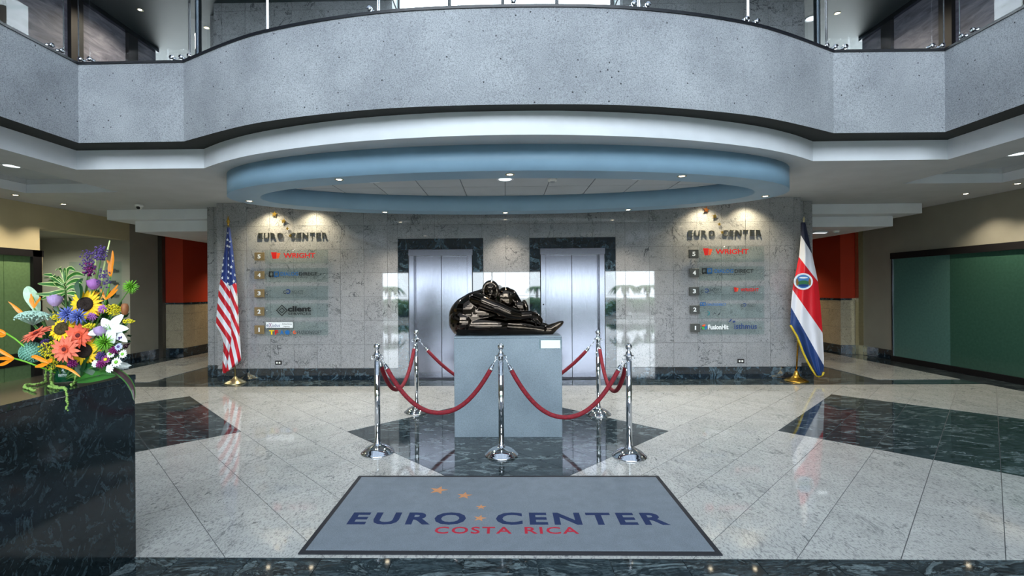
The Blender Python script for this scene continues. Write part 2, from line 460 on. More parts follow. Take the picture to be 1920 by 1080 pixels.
# ---- lifts
for n, c in enumerate(DC):
    d = struct(empty('door_%d' % (n+1), (c, YB, 0)))
    # granite surround, pieces jointed like the wall
    for s in (-1, 1):
        z = .2
        for a, b in ((.2, .597), (.597, .992), (.992, 1.387), (1.387, 1.782), (1.782, 2.155)):
            m = MB(); x0, x1 = (.535, .705) if s > 0 else (-.705, -.535)
            m.box(x0, x1, -.004, .012, a+.0015, b-.0015); m.build('surround_slab', m_dark_wall, d)
    for k in range(4):
        m = MB(); m.box(-.705+k*.3525+.0015, -.705+(k+1)*.3525-.0015, -.004, .012, 2.158, 2.34); m.build('surround_slab', m_dark_wall, d)
    m = MB(); m.box(-.525, -.44, -.012, .26, 0, 2.155, bev=.004); m.build('steel_jamb', m_steel, d)
    m = MB(); m.box(.44, .525, -.012, .26, 0, 2.155, bev=.004); m.build('steel_jamb', m_steel, d)
    m = MB(); m.box(-.535, .535, -.015, .26, 2.06, 2.165, bev=.004); m.build('steel_header', m_steel, d)
    for s in (-1, 1):
        m = MB(); x0, x1 = (.003, .44) if s > 0 else (-.44, -.003)
        m.box(x0, x1, .10, .14, .012, 2.06, bev=.002); m.build('door_leaf', m_steel, d)
    m = MB(); m.box(-.44, .44, .0, .3, 0, .010); m.build('sill', m_steel_dark, d)
    m = MB(); m.box(-.53, .53, .16, .3, 0, 2.1); m.build('shaft_panel', m_black, d)
    if n == 1:
        m = MB(); m.lathe([(.012, 0), (.012, .006), (.008, .010), (0, .011)], (-.483, -.012, 1.24), 16, axis=(0,-1,0)); m.build('call_button', m_steel_dark, d)

# ---- lower ceiling slab with stepped fascia, side trays
def curve(pts, sub=6):
    out = []
    n = len(pts)
    for i in range(n-1):
        p0 = pts[max(i-1, 0)]; p1 = pts[i]; p2 = pts[i+1]; p3 = pts[min(i+2, n-1)]
        for k in range(sub):
            t = k/sub
            out.append(tuple(.5*((2*p1[d])+(-p0[d]+p2[d])*t+(2*p0[d]-5*p1[d]+4*p2[d]-p3[d])*t*t+(-p0[d]+3*p1[d]-3*p2[d]+p3[d])*t**3) for d in (0, 1)))
    out.append(pts[-1]); return out
def mirror(h): return [(-x, y) for x, y in h]+[(x, y) for x, y in reversed(h[:-1])]
fas = curve(mirror([(3.60,5.63),(3.16,5.33),(2.57,5.03),(1.70,4.74),(.85,4.59),(0,4.54)]))
FX = 5.15
trays = [[(5.7, 2.0), (7.1, 2.0), (7.1, 6.93), (5.7, 6.93)], [(-7.1, 2.0), (-5.7, 2.0), (-5.7, 6.93), (-7.1, 6.93)]]
outl = [(-XW, -4), (-FX, -4), (-FX, 5.63)]+fas+[(FX, 5.63), (FX, -4), (XW, -4), (XW, 16.9), (-XW, 16.9)]
m = MB(); m.prism(outl, H, 3.2, holes=trays, mi=0, mi_side=1)
# the tray walls are ceiling-coloured
ceiling = struct(m.build('ceiling', [m_ceiling, m_fascia]))
for s in (-1, 1):
    x0, x1 = sorted((s*5.7, s*7.1))
    m = MB(); m.box(x0-.02, x1+.02, 1.98, 6.95, 3.2, 3.24); lid = m.build('tray_lid', m_grid, ceiling)
    for k in range(2):
        for q in range(8):
            w_ = .6975; a = x0+k*.7+.003; b = a+w_-.006
            mm = MB(); mm.box(a, b, 6.93-(q+1)*.6+.003, 6.93-q*.6-.003, 3.16, 3.175); mm.build('acoustic_tile', m_acoustic, ceiling)
    mm = MB(); mm.box(x0, x1, 6.885, 6.93, 3.10, 3.16); mm.box(x0, x0+.045, 2, 6.9, 3.10, 3.16); mm.box(x1-.045, x1, 2, 6.9, 3.10, 3.16); mm.build('tray_moulding', m_ceiling, ceiling)
# stepped beams over the corridors
for x0, x1, ya, z0, z1 in ((-7.14, -XE, 8.40, 2.79, H), (-6.77, -XE, 8.58, 2.59, 2.79), (XE, 7.38, 8.56, 2.79, H), (XE, 7.11, 8.86, 2.60, 2.79)):
    m = MB(); m.box(x0, x1, ya, 16.8, z0, z1-.001, bev=.004); m.build('stepped_beam', m_fascia, ceiling)

# ---- oval ring soffit
RC = 6.25; A1, B1, A2, B2 = 3.60, 1.42, 3.20, 1.08
ell = lambda a, b, n=96, y=0: [(a*math.cos(2*PI*k/n), y+b*math.sin(2*PI*k/n)) for k in range(n)]
m = MB(); m.prism(ell(A1, B1), -.20, .07, holes=[ell(A2, B2)], mi=0, smooth_side=True)
ring = struct(m.build('ceiling_ring', m_ring, loc=(0, RC, H-.07)), 'pale blue oval ring soffit hanging below the white ceiling', 'ceiling ring')
# acoustic tiles inside the ring
m = MB(); m.prism(ell(A2, B2, 96), .045, .069); m.build('grid_plate', m_grid, ring)
for i in range(-6, 6):
    for j in range(-3, 3):
        x0 = .0+i*.59+.006; x1 = x0+.578; y0 = RC+.02+j*.6-.2+.006; y1 = y0+.588
        poly = [(x0, y0-RC), (x1, y0-RC), (x1, y1-RC), (x0, y1-RC)]
        e = ell(A2-.002, B2-.002, 64)
        # clip tile by the ellipse polygon
        out = poly
        for k in range(64):
            a = e[k]; b = e[(k+1) % 64]; res = []
            for q in range(len(out)):
                p, r = out[q-1], out[q]
                dp = (b[0]-a[0])*(p[1]-a[1])-(b[1]-a[1])*(p[0]-a[0]); dr = (b[0]-a[0])*(r[1]-a[1])-(b[1]-a[1])*(r[0]-a[0])
                if (dp < 0) != (dr < 0):
                    t = dp/(dp-dr); res.append((p[0]+(r[0]-p[0])*t, p[1]+(r[1]-p[1])*t))
                if dr >= 0: res.append(r)
            out = res
            if len(out) < 3: break
        if len(out) < 3 or parea(out) < .004: continue
        m = MB(); m.prism(out, .034, .044); m.build('acoustic_tile', m_acoustic, ring)

# ---- side walls
def wall_box(mb, x0, x1, y0, y1, z0, z1, mi=0): mb.box(x0, x1, y0, y1, z0, z1, mi)
wl = MB()
wl.box(-XW-.2, -XW, -4, 7.88, 2.20, 3.3, 0)            # above the doors
wl.box(-XW-.2, -XW, 5.0, 7.88, 0, .001, 0)
wl.box(-XW-.2, -XW, -4, 4.9, 0, 2.20, 0)
wl.box(-XW-.2, -XW, 7.88, 9.8, 2.57, 3.3, 0)           # over the alcove
wl.box(-XW-.2, -XW, 9.8, 10.7, 0, 3.3, 1)
wl.box(-XW-2.0, -XW-.2, 9.8, 9.95, 0, 3.3, 1)          # far side of the alcove
wl.box(-XW-2.0, -XW-.2, 7.78, 7.93, 0, 3.3, 1)
wl.box(-XW-.2, -XW, 7.86, 7.93, 0, 2.2, 0)
wl.box(-XW-2.05, -XW-1.9, 7.8, 9.9, 0, 3.3, 1)
wl.box(-XW-2.0, -XW-.2, 7.9, 9.8, 2.62, 2.7, 1)
wall_left = struct(wl.build('wall_left', [m_wall_cream, m_wall_grey]))
wr = MB(); wr.box(XW, XW+.2, -4, 9.8, 2.16, 3.3, 0); wr.box(XW, XW+.2, 9.8, 10.75, 0, 3.3, 0); wr.box(XW, XW+.2, -4, 4.9, 0, 2.16, 0)
wall_right = struct(wr.build('wall_right', [m_wall_grey]))
for s, wall in ((-1, wall_left), (1, wall_right)):
    # corridor beyond: red upper wall over a granite dado
    xf = XW+.2
    xi = 7.36 if s < 0 else 7.44
    def sb(mb, xa, xb, *r): mb.box(min(s*xa, s*xb), max(s*xa, s*xb), *r)
    m = MB(); sb(m, xi, xf, 10.72, 16.9, 1.24, H+.02); m.build('red_upper_wall', m_red, wall)
    m = MB(); sb(m, xi+.008, xf, 10.73, 16.9, 0, 1.2); m.build('dado_core', m_grout, wall)
    m = MB(); sb(m, xi-.012, xf, 10.70, 16.9, 1.2, 1.24); m.build('dado_cap', m_dark_wall, wall)
    # dado tiles, front face and long face
    for z0, z1 in ((.2, .597), (.597, .992), (.992, 1.2)):
        m = MB(); sb(m, xi+.002, xf-.15, 10.72, 10.732, z0+.002, z1-.002); m.build('dado_tile', m_tile_dado, wall)
        for k in range(10):
            m = MB(); sb(m, xi, xi+.01, 10.722+k*.3925+.002, 10.722+(k+1)*.3925-.002, z0+.002, z1-.002); m.build('dado_tile', m_tile_dado, wall)
    m = MB(); sb(m, xi-.012, xf, 10.70, 16.9, 0, .198); m.build('base_slab', m_dark_wall, wall)
    for k in range(2 if s < 0 else 3):
        m = MB(); sb(m, XW-.012, XW+.01, 9.81+k*.44, 9.81+(k+1)*.44-.003, 0, .2); 
        if 9.81+(k+1)*.44 < 10.75: m.build('base_slab', m_dark_wall, wall)
    m = MB(); sb(m, XW-.10, XW, 10.60, 10.70, 0, H, ); m.build('corner_post', m_oldbrass if s > 0 else plain('grey_post_metal', rgb(96,92,84), .35, .8), wall)
# end of corridors, closing walls
m = MB(); m.box(-XW, XW, 16.8, 17.0, 0, H+.3); struct(m.build('wall_end', m_wall_grey))
m = MB()
for k in range(4): m.box(-XW-.2-.44*(k+1)+.003, -XW-.2-.44*k, 9.785, 9.80, 0, .2)
m.box(-XW-.2, -XW+.012, 9.785, 9.82, 0, .2); m.build('base_slab', m_dark_wall, wall_left)

# ---- right glass partition and left glass doors
r = struct(empty('window_1', (XW, 0, 0)))
m = MB(); m.box(-.05, .03, 4.9, 9.8, 2.05, 2.17); m.build('header_rail', m_black, r)
m = MB(); m.box(-.05, .03, 4.9, 9.8, 0, .095); m.build('bottom_rail', m_black, r)
for a, b in ((4.9, 6.73), (6.735, 8.545), (8.55, 9.79)):
    m = MB(); m.box(-.012, .0, a+.002, b-.002, .09, 2.06); m.build('glass_pane', m_frost if a > 8 else m_frost_dark, r)
m = MB(); m.box(-.03, .01, 9.78, 9.80, .0, 2.17); m.build('edge_channel', m_steel, r)
m = MB(); m.box(.06, .2, 4.9, 9.8, 0, 2.2); m.build('dark_backing', m_upper_dark, r)  # unseen panel added to block sky showing through the pane joints
r = struct(empty('door_3', (-XW, 0, 0)))
m = MB(); m.box(-.03, .05, 4.9, 7.9, 2.09, 2.20); m.build('header_rail', m_black, r)
m = MB(); m.box(-.03, .05, 7.72, 7.87, 0, 2.20); m.build('door_jamb', m_black, r)
for a, b in ((4.9, 6.2), (6.2, 7.30), (7.305, 7.72)):
    m = MB(); m.box(-.012, .0, a+.002, b-.002, .52, 2.09); m.build('glass_pane', m_frost2, r)
    m = MB(); m.box(-.012, .0, a+.002, b-.002, .09, .32); m.build('glass_pane', m_frost2, r)
m = MB(); m.box(-.03, .03, 4.9, 7.72, .32, .52); m.build('middle_rail', m_black, r)
m = MB(); m.box(-.03, .03, 4.9, 7.72, 0, .09); m.build('bottom_rail', m_black, r)
m = MB(); m.box(-.2, -.1, 4.9, 7.9, 0, 2.2); m.build('dark_backing', m_wall_grey, r)

# ---- entrance wall behind the camera, with the street beyond (seen only as reflection)
m = MB(); m.box(-XW, -5.2, -4.2, -4, 0, 3.3); m.box(6.2, XW, -4.2, -4, 0, 3.3); m.box(-5.2, 6.2, -4.2, -4, 2.2, 3.3)
wall_front = struct(m.build('wall_front', m_wall_grey))
w2 = struct(empty('window_2', (0, -4.1, 0)))
for x in (-5.2, -2.9, -.6, 1.6, 3.9, 6.15):
    m = MB(); m.box(x, x+.05, -.04, .04, 0, 2.2); m.build('mullion', m_black, w2)
for k in range(5):
    x = (-5.2, -2.9, -.6, 1.6, 3.9, 6.15)
    m = MB(); m.box(x[k]+.05, x[k+1], -.005, .005, .05, 2.2); m.build('glass_pane', m_glass, w2)
m = MB(); m.box(-30, 30, -60, -4.2, -.3, -.02); struct(m.build('street_ground', plain('pavement', rgb(120,122,116), .8)))
m = MB(); m.box(-30, 30, 17, 60, -.3, -.02); m.build('ground', plain('pavement_back', rgb(140,140,130), .8))['kind'] = 'structure'

# ---- upper storey: slab, parapet, granite wall, slate side walls, dark ceiling, window
pout = curve(mirror([(3.63,5.32),(2.92,4.95),(2.40,4.73),(1.67,4.53),(.92,4.41),(0,4.375)]))
def offset(poly, d):
    out = []; n = len(poly)
    for i in range(n):
        a = Vector(poly[max(i-1, 0)]); b = Vector(poly[min(i+1, n-1)]); t = (b-a)
        if i in (0, n-1) : nrm = Vector((-t.y, t.x)).normalized(); k = 1
        else:
            t1 = (Vector(poly[i])-a).normalized(); t2 = (b-Vector(poly[i])).normalized()
            n1 = Vector((-t1.y, t1.x)); n2 = Vector((-t2.y, t2.x)); nrm = (n1+n2).normalized(); k = 1/max(.5, nrm.dot(n1))
        out.append((poly[i][0]+nrm.x*d*k, poly[i][1]+nrm.y*d*k))
    return out
PX = 4.85
path = [(-PX, -4), (-PX, 5.33)]+pout+[(PX, 5.33), (PX, -4)]
inner = offset(path, .16)
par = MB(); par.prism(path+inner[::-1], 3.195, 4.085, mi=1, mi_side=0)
parapet = struct(par.build('balcony_parapet', [m_concrete, m_soffit]), 'curved bush-hammered concrete balcony parapet above the lobby', 'parapet')
cop = offset(path, -.012); copi = offset(path, .17)
m = MB(); m.prism(cop+copi[::-1], 4.085, 4.112); m.build('coping', m_coping, parapet)
so = offset(path, .02)
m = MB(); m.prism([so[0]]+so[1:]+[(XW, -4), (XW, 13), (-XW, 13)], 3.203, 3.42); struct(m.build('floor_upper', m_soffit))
# railing: frameless glass, spigots
RZ = 5.25
rl = empty('glass_railing', (0, 4.44, 4.11)); tag(rl, 'frameless glass railing with steel fixings on the balcony parapet', 'railing')
gp = offset(path, .075)
def path_at(pl, x):   # point on the front run at abscissa x
    for a, b in zip(pl[1:-2], pl[2:-1]):
        if a[0] <= x <= b[0]: t = (x-a[0])/(b[0]-a[0]); return (x, a[1]+(b[1]-a[1])*t)
    return (x, 5.3)
front = gp[1:-1]
joints = [gp[1][0], front[1][0]+.0, -2.42, -1.2, .02, 1.28, 2.46, front[-2][0], gp[-2][0]]
def sub(x0, x1):
    pts = [path_at(gp, x0)]+[p for p in front if x0+.01 < p[0] < x1-.01]+[path_at(gp, x1)]
    return pts
def glass_strip(pts, name='glass_panel'):
    o2 = offset(pts, .012); m = MB(); m.prism([(x, y-4.44) for x, y in pts+o2[::-1]], 0.02, RZ-4.11)
    m.build(name, m_glass, rl)
    for e in (0, -1):   # polished panel edges
        a, b = pts[e], o2[e]; m = MB()
        cx, cy = (a[0]+b[0])/2, (a[1]+b[1])/2-4.44
        m.box(cx-.003, cx+.003, cy-.006, cy+.006, .02, RZ-4.11); m.build('panel_edge', m_chrome, rl)
def fixing(p, t):
    m = MB(); q = Vector((t[0], t[1], 0)).normalized(); nrm = Vector((q.y, -q.x, 0)); c = Vector((p[0], p[1]-4.44, .055))
    m.lathe([(.022, 0), (.022, .02), (.012, .022), (.012, .05), (.024, .052), (.024, .075), (0, .076)], c-nrm*.02, 14, axis=nrm); m.build('glass_fixing', m_chrome, rl)
for a, b in zip(joints[:-1], joints[1:]):
    pts = sub(a+.008, b-.008); glass_strip(pts)
    for e, d in ((0, 1), (-1, -2)):
        P0, P1 = Vector(pts[e]), Vector(pts[d]); t = (P1-P0).normalized()
        for off in (.06, .17): 
            c = P0+t*off
            if (P1-P0).length > off: fixing(c, t if e == 0 else -t)
for s in (-1, 1):
    for k in range(4):
        y1 = 5.24-k*1.3; y0 = y1-1.28; x = s*(PX+.075)
        pts = [(x, y0), (x, y1)] if s < 0 else [(x, y1), (x, y0)]
        glass_strip(pts)
        for yy in (y1-.07, y1-.19): fixing((x, yy), (0, 1*(-s) if False else (1 if s < 0 else -1)))
for s in (-1, 1):
    m = MB(); m.lathe([(.05, 0), (.05, .012), (.033, .02), (.033, 2.17)], (s*3.52, 5.42, 4.115), 20)
    po = m.build('steel_post', m_chrome); tag(po, 'tall polished steel post at the %s corner of the balcony railing' % ('left' if s < 0 else 'right'), 'post', 'posts of the balcony')
# upper back wall
ub = MB(); OX0, OX1 = -1.85, 1.9
ub.box(-4.85, OX0, YB+.012, 8.4, 3.4, 6.35); ub.box(OX1, 4.9, YB+.012, 8.4, 3.4, 6.35)
wub = struct(ub.build('wall_back_upper', m_grout))
rws = [(3.4+.395*k, 3.4+.395*(k+1)) for k in range(5, 8)]
seg_tiles(-4.85, OX0, 3.4, 6.35, Q, rws, wub, 'wall_tile', m_tile_wall, YB, .0125)
seg_tiles(OX1, 4.9, 3.4, 6.35, Q, rws, wub, 'wall_tile', m_tile_wall, YB, .0125)
m = MB(); m.box(-4.85, OX0, YB, YB+.0125, 3.4, 5.375); m.box(OX1, 4.9, YB, YB+.0125, 3.4, 5.375); m.build('wall_facing', m_tile_wall, wub)
for s in (-1, 1):
    m = MB(); m.box(min(s*4.86, s*5.12), max(s*4.86, s*5.12), 8.2, 8.4, 3.4, 6.35); m.build('wall_return', m_tile_wall, wub)
uc = MB(); hole = [(-PX-.1, -4), (-PX-.1, 5.4)]+[(x, y+.1) for x, y in pout]+[(PX+.1, 5.4), (PX+.1, -4)]
uc.prism([(-XW, -4.2)]+[(-PX-.1, -4.2)]+hole[1:-1]+[(PX+.1, -4.2), (XW, -4.2), (XW, 13), (2.35, 13), (2.35, 8.38), (1.9, 8.38), (1.9, 7.1), (-1.85, 7.1), (-1.85, 8.38), (-2.35, 8.38), (-2.35, 13), (-XW, 13)], 6.3, 6.6)
struct(uc.build('ceiling_upper', m_upper_dark))
m = MB()
for s in (-1, 1): m.box(min(s*6.9, s*7.9), max(s*6.9, s*7.9), -4, 9.3, 3.4, 6.35)
wsl = struct(m.build('wall_slate', m_slate))
for s in (-1, 1):
    for y in (8.55, 7.4, 6.2, 4.9):
        m = MB(); m.box(min(s*6.84, s*6.9), max(s*6.84, s*6.9), y, y+.22, 3.4, 6.3); m.build('dark_post', m_black, wsl)
    m = MB(); m.box(min(s*6.83, s*6.9), max(s*6.83, s*6.9), -4, 9.3, 6.22, 6.3); m.build('cornice_strip', m_steel, wsl)
m = MB(); m.box(-XW, OX0-.3, 12.8, 13, 3.4, 6.35); m.box(OX1+.3, XW, 12.8, 13, 3.4, 6.35); struct(m.build('wall_end_upper', m_upper_dark))
m = MB(); m.box(-1.9, 1.95, 7.05, 8.45, 6.62, 6.64); struct(m.build('window_6', m_glass))
# glazed end of the upper landing
w3 = struct(empty('window_3', (0, 8.3, 3.4)))
for x in (-1.85, -.95, -.02, .92, 1.87):
    m = MB(); m.box(x-.03, x+.03, -.03, .03, 0, 3.2); m.build('mullion', m_black, w3)
for k in range(4):
    x = -1.85+k*.93; m = MB(); m.box(x+.03, x+.90, -.004, .004, 0, 3.2); m.build('glass_pane', m_glass, w3)
m = MB(); m.box(-2.6, -2.33, 8.4, 13, 3.4, 6.35); m.box(2.33, 2.6, 8.4, 13, 3.4, 6.35); struct(m.build('wall_landing', m_upper_dark))
# atrium walls over the void
m = MB(); a = PX+.1
m.box(-a-.2, -a, -4.2, 5.5, 6.6, 9.3); m.box(a, a+.2, -4.2, 5.5, 6.6, 9.3); m.box(-a, a, 5.5, 5.7, 6.6, 9.3)
struct(m.build('wall_atrium', paint('atrium_wall_paint', rgb(190,196,204), .7)))
m = MB(); m.box(-XW, -a, -4.4, -4.2, 3.3, 6.6); m.box(a, XW, -4.4, -4.2, 3.3, 6.6); struct(m.build('wall_front_upper', m_upper_dark))

# unseen atrium roof glazing, added and tinted to cut the light from above
m = MB(); m.box(-a, a, -4.2, 5.5, 9.28, 9.3); sk = struct(m.build('dimming_skylight', m_roof_glass))
for k in range(5): m = MB(); m.box(-a+k*a/2-.05, -a+k*a/2+.05, -4.2, 5.5, 9.2, 9.28); m.build('roof_beam', m_fascia, sk)
# hedge and palms across the forecourt (they show as reflections in the polished wall)
mh_ = plain('hedge_leaves', rgb(60,104,44), .8)
hd = empty('hedge', (0, -11, 0)); tag(hd, 'clipped hedge across the forecourt, seen reflected in the polished wall', 'hedge')
m = MB(); rr = random.Random(3)
for k in range(110): m.ball((-11+k*.2, rr.uniform(-.3,.3), rr.uniform(.2,.72)), rr.uniform(.28,.44), n=8, m=6)
m.build('foliage', mh_, hd)['kind'] = 'stuff'
w5 = struct(empty('fill_window', (0, -4.3, 5.0)))  # unseen upper glazing, added to light the concrete and fascia from the front
m = MB(); m.box(-a, a, -4.4, -4.2, 3.3, 5.0); struct(m.build('wall_front_band', m_wall_grey))  # solid band raised to keep the added glazing out of reflections
for k in range(7): m = MB(); m.box(-a+k*a/3-.04, -a+k*a/3+.04, -.06, .06, 0, 4.3); m.build('mullion', m_black, w5)
for k in range(6):
    for q in range(2): m = MB(); m.box(-a+k*a/3+.05, -a+(k+1)*a/3-.05, -.005, .005, .02+q*2, 1.97+q*2); m.build('glass_pane', m_glass, w5)
for q in (1,): m = MB(); m.box(-a, a, -.05, .05, q*2-.03, q*2+.02); m.build('transom', m_black, w5)
for x, y, hh, lab in ((-6.2, -9.5, 1.6, 'forecourt palm reflected left of the left lift'), (-3.6, -14, 1.6, 'forecourt palm farther out on the left'), (6.4, -10, 1.6, 'forecourt palm reflected right of the right lift'), (8.2, -12, 1.6, 'forecourt palm farthest right'), (2.2, -18, 1.6, 'forecourt palm farthest from the entrance'),
        (1.25, 9.6, 6.4, 'tall palm outside the upper landing window, right'), (-1.7, 9.9, 6.2, 'tall palm outside the upper landing window, left')):
    t = empty('palm_tree', (x, y, 0)); tag(t, lab, 'tree', 'palm trees outdoors')
    m = MB(); m.lathe([(.14, 0), (.10, .4), (.08, hh-.1), (.07, hh)], n=10); m.build('trunk', plain('palm_bark', rgb(92,76,56), .9), t)
    m = MB()
    for k in range(14):
        a_ = k*2.4; pr = None
        for j in range(7):
            q = j/6; c_ = Vector((math.cos(a_)*q*.95, math.sin(a_)*q*.95, hh+.55*q-1.0*q*q)); sd = Vector((-math.sin(a_), math.cos(a_), 0))*.13*math.sin(PI*(q*.85+.1))
            if pr: m.add([pr[0], pr[1], c_+sd, c_-sd], [(0,1,2,3)])
            pr = (c_-sd, c_+sd)
    m.build('frond', mh_, t)

# ================================================================== LAMPS AND CEILING FITTINGS
def spot_light(name, parent, z, energy, size, blend=.8, col=(1,.86,.66), rad=.03, aim=None):
    L = bpy.data.lights.new(name, 'SPOT'); L.energy = energy; L.spot_size = math.radians(size); L.spot_blend = blend; L.color = col; L.shadow_soft_size = rad
    o = bpy.data.objects.new(name, L); COL.objects.link(o); o.parent = parent; o.location = (0, 0, z)
    if aim: o.rotation_euler = aim
    return o
mm = MB(); mm.lathe([(.030, -.001), (.045, -.006), (.050, -.004), (.050, .0), (.036, .001)], n=20); me_trim = mm.mesh('trim_ring', m_oldbrass)
mm = MB(); mm.lathe([(0, -.0025), (.030, -.0022), (.030, .0)], n=20); me_lens = mm.mesh('lamp_lens', m_lamp_warm)
mm = MB(); mm.lathe([(.085, -.001), (.100, -.008), (.112, -.005), (.112, 0), (.09, .001)], n=28); me_trimL = mm.mesh('trim_ring', m_fascia)
mm = MB(); mm.lathe([(0, -.003), (.085, -.002), (.085, 0)], n=28); me_lensL = mm.mesh('lamp_lens', m_lamp_cool)
def downlight(x, y, z, label, group, energy, size=95, big=False, col=(1,.86,.66)):
    r = empty('recessed_downlight', (x, y, z)); tag(r, label, 'ceiling light', group)
    link('trim_ring', me_trimL if big else me_trim, r); link('lamp_lens', me_lensL if big else me_lens, r)
    spot_light('lamp_light', r, -.02, energy, size, col=col, rad=.08 if big else .03)
    return r
gR = 'small downlights around the oval ring'
RB = H-.07-.2
for (x, y, lab) in ((-3.42, 6.30, 'small warm downlight at the left tip of the oval ring'), (-1.80, 5.13, 'small warm downlight in the front left of the ring, left of centre'),
        (.05, 4.99, 'small warm downlight at the middle of the ring front edge'), (1.90, 5.15, 'small warm downlight in the front right of the ring'),
        (3.43, 6.34, 'small warm downlight at the right tip of the oval ring'), (1.88, 7.32, 'small warm downlight in the back of the ring above the right lift'),
        (0, 7.50, 'small warm downlight at the back of the ring between the two lifts'), (-1.86, 7.32, 'small warm downlight in the back of the ring above the left lift')):
    downlight(x, y, RB, lab, gR, 55 if y > 6 else 40, 100)
for (x, y, lab) in ((-3.87, 7.52, 'small downlight grazing the gold stars of the left wall sign'), (-3.17, 7.52, 'small downlight grazing the wall right of the left gold stars'),
        (3.22, 7.52, 'small downlight grazing the copper star of the right wall sign'), (3.92, 7.52, 'small downlight grazing the wall at the right end of the right sign')):
    downlight(x, 7.62, H, lab, 'wall washing downlights behind the ring', 70, 120, col=(1,.85,.55))
gS = 'small downlights over the side passages'
for (x, y, lab) in ((-7.39, 7.05, 'small warm downlight nearest the cream wall corner, far left'), (-7.38, 7.82, 'small warm downlight left of the dome camera'),
        (7.36, 7.74, 'bright small downlight above the frosted partition'), (7.40, 7.01, 'small downlight at the far right edge near the wall')):
    downlight(x, y, H, lab, gS, 70, 110)
for s in (-1, 1): downlight(s*6.46, 6.12, 3.158, 'large round downlight in the %s ceiling tray' % ('left' if s < 0 else 'right'), 'large round downlights', 60, 140, True, (1,.93,.78))
for x, n in ((-1.75, 'left'), (0, 'middle'), (1.75, 'right')):
    downlight(x, 6.22, H-.037, '%s large round downlight among the tiles inside the ring' % n, 'large round downlights inside the ring', 120, 150, True, (.92,.96,1))
gU = 'downlights in the upper floor ceiling'
for x, y, lab, e in ((-5.42, 8.58, 'starry downlight on the dark upper ceiling beside the left steel post', 120), (-6.2, 8.0, 'small downlight on the dark upper ceiling at upper left', 80),
        (5.50, 8.62, 'large oval-looking downlight on the dark upper ceiling, upper right', 120), (5.85, 8.46, 'tiny warm downlight just right of the right steel post', 80)):
    downlight(x, y, 6.3, lab, gU, e, 150, big=(x > 5.4 and x < 5.6))
# corridor fittings
for s in (-1, 1):
    downlight(s*6.55, 12.4, 2.585 if s < 0 else 2.595, 'unseen warm %s corridor downlight added to light the red wall' % ('left' if s < 0 else 'right'), 'added corridor downlights', 130, 130, col=(1,.70,.38))  # out-of-view lamps added to give the red walls their glow
    r = empty('strip_light', (s*6.2, 9.5 if s > 0 else 11, 2.59)); tag(r, 'white strip light in the %s corridor ceiling' % ('left' if s < 0 else 'right'), 'ceiling light', 'corridor strip lights')
    mm = MB(); mm.box(-.13, .13, -.06, .06, -.03, 0, bev=.006); mm.build('housing', m_fascia, r)
    mm = MB(); mm.box(-.11, .11, -.045, .045, -.034, -.0305); mm.build('diffuser', m_lamp_cool, r)
r = downlight(-8.9, 8.8, 2.60, 'unseen downlight added to brighten the alcove at the left', 'added alcove lamp', 130, 160, col=(.95,1,.85)); del r['group']  # lamp added out of view to lift the dark alcove
def dome_cam():
    r = empty('dome_camera', (-6.20, 7.95, H)); tag(r, 'small white dome security camera on the left ceiling', 'camera')
    mm = MB(); mm.lathe([(.062, 0), (.062, -.028), (.055, -.036), (0, -.037)][::-1], n=24); mm.build('housing', m_white, r)
    mm = MB(); mm.ball((0, 0, -.036), .046, n=16, m=10); mm.build('collar', m_white, r)
    mm = MB(); mm.ball((.004, -.022, -.050), .031, n=16, m=10); mm.build('lens_dome', m_black, r)
dome_cam()
def smoke(x, y, z, lab):
    r = empty('smoke_detector', (x, y, z)); tag(r, lab, 'smoke detector')
    mm = MB(); mm.lathe([(0, -.05), (.028, -.05), (.034, -.034), (.03, -.03)], n=20); mm.build('sensor_head', m_acoustic, r)
    mm = MB(); mm.lathe([(.03, -.032), (.055, -.026), (.062, -.004), (.062, 0)], n=20); mm.build('detector_base', m_white, r)
smoke(.62, 6.25, H-.037, 'round smoke detector on the tiles inside the ring'); smoke(6.52, 9.5, 2.60, 'round smoke detector in the right corridor ceiling')

# ================================================================== PEDESTAL, POSTS, ROPES, MAT, DESK
p = empty('pedestal', (.015, 5.02, 0)); tag(p, 'grey speckled stone pedestal under the bronze sculpture', 'pedestal')
mm = MB(); mm.box(-.545, .545, -.21, .21, 0, 1.002, bev=.004); mm.build('block', m_pedestal, p)
mm = MB(); mm.box(-.545, .545, -.21, .21, 1.004, 1.022, bev=.003); mm.build('top_plate', m_pedestal, p)
q = empty('label_plate', (.445, 4.803, .94)); tag(q, 'small blank white plate on the pedestal front below the foot', 'label')
mm = MB(); mm.box(-.112, .112, 0, .006, -.052, .052, bev=.002); mm.build('backing', m_sign_glass, q)
mm = MB(); mm.box(-.098, .098, -.002, .0, -.040, .040); mm.build('white_card', emit('white_card_paper', (1,1,1,1), 0.0), q)

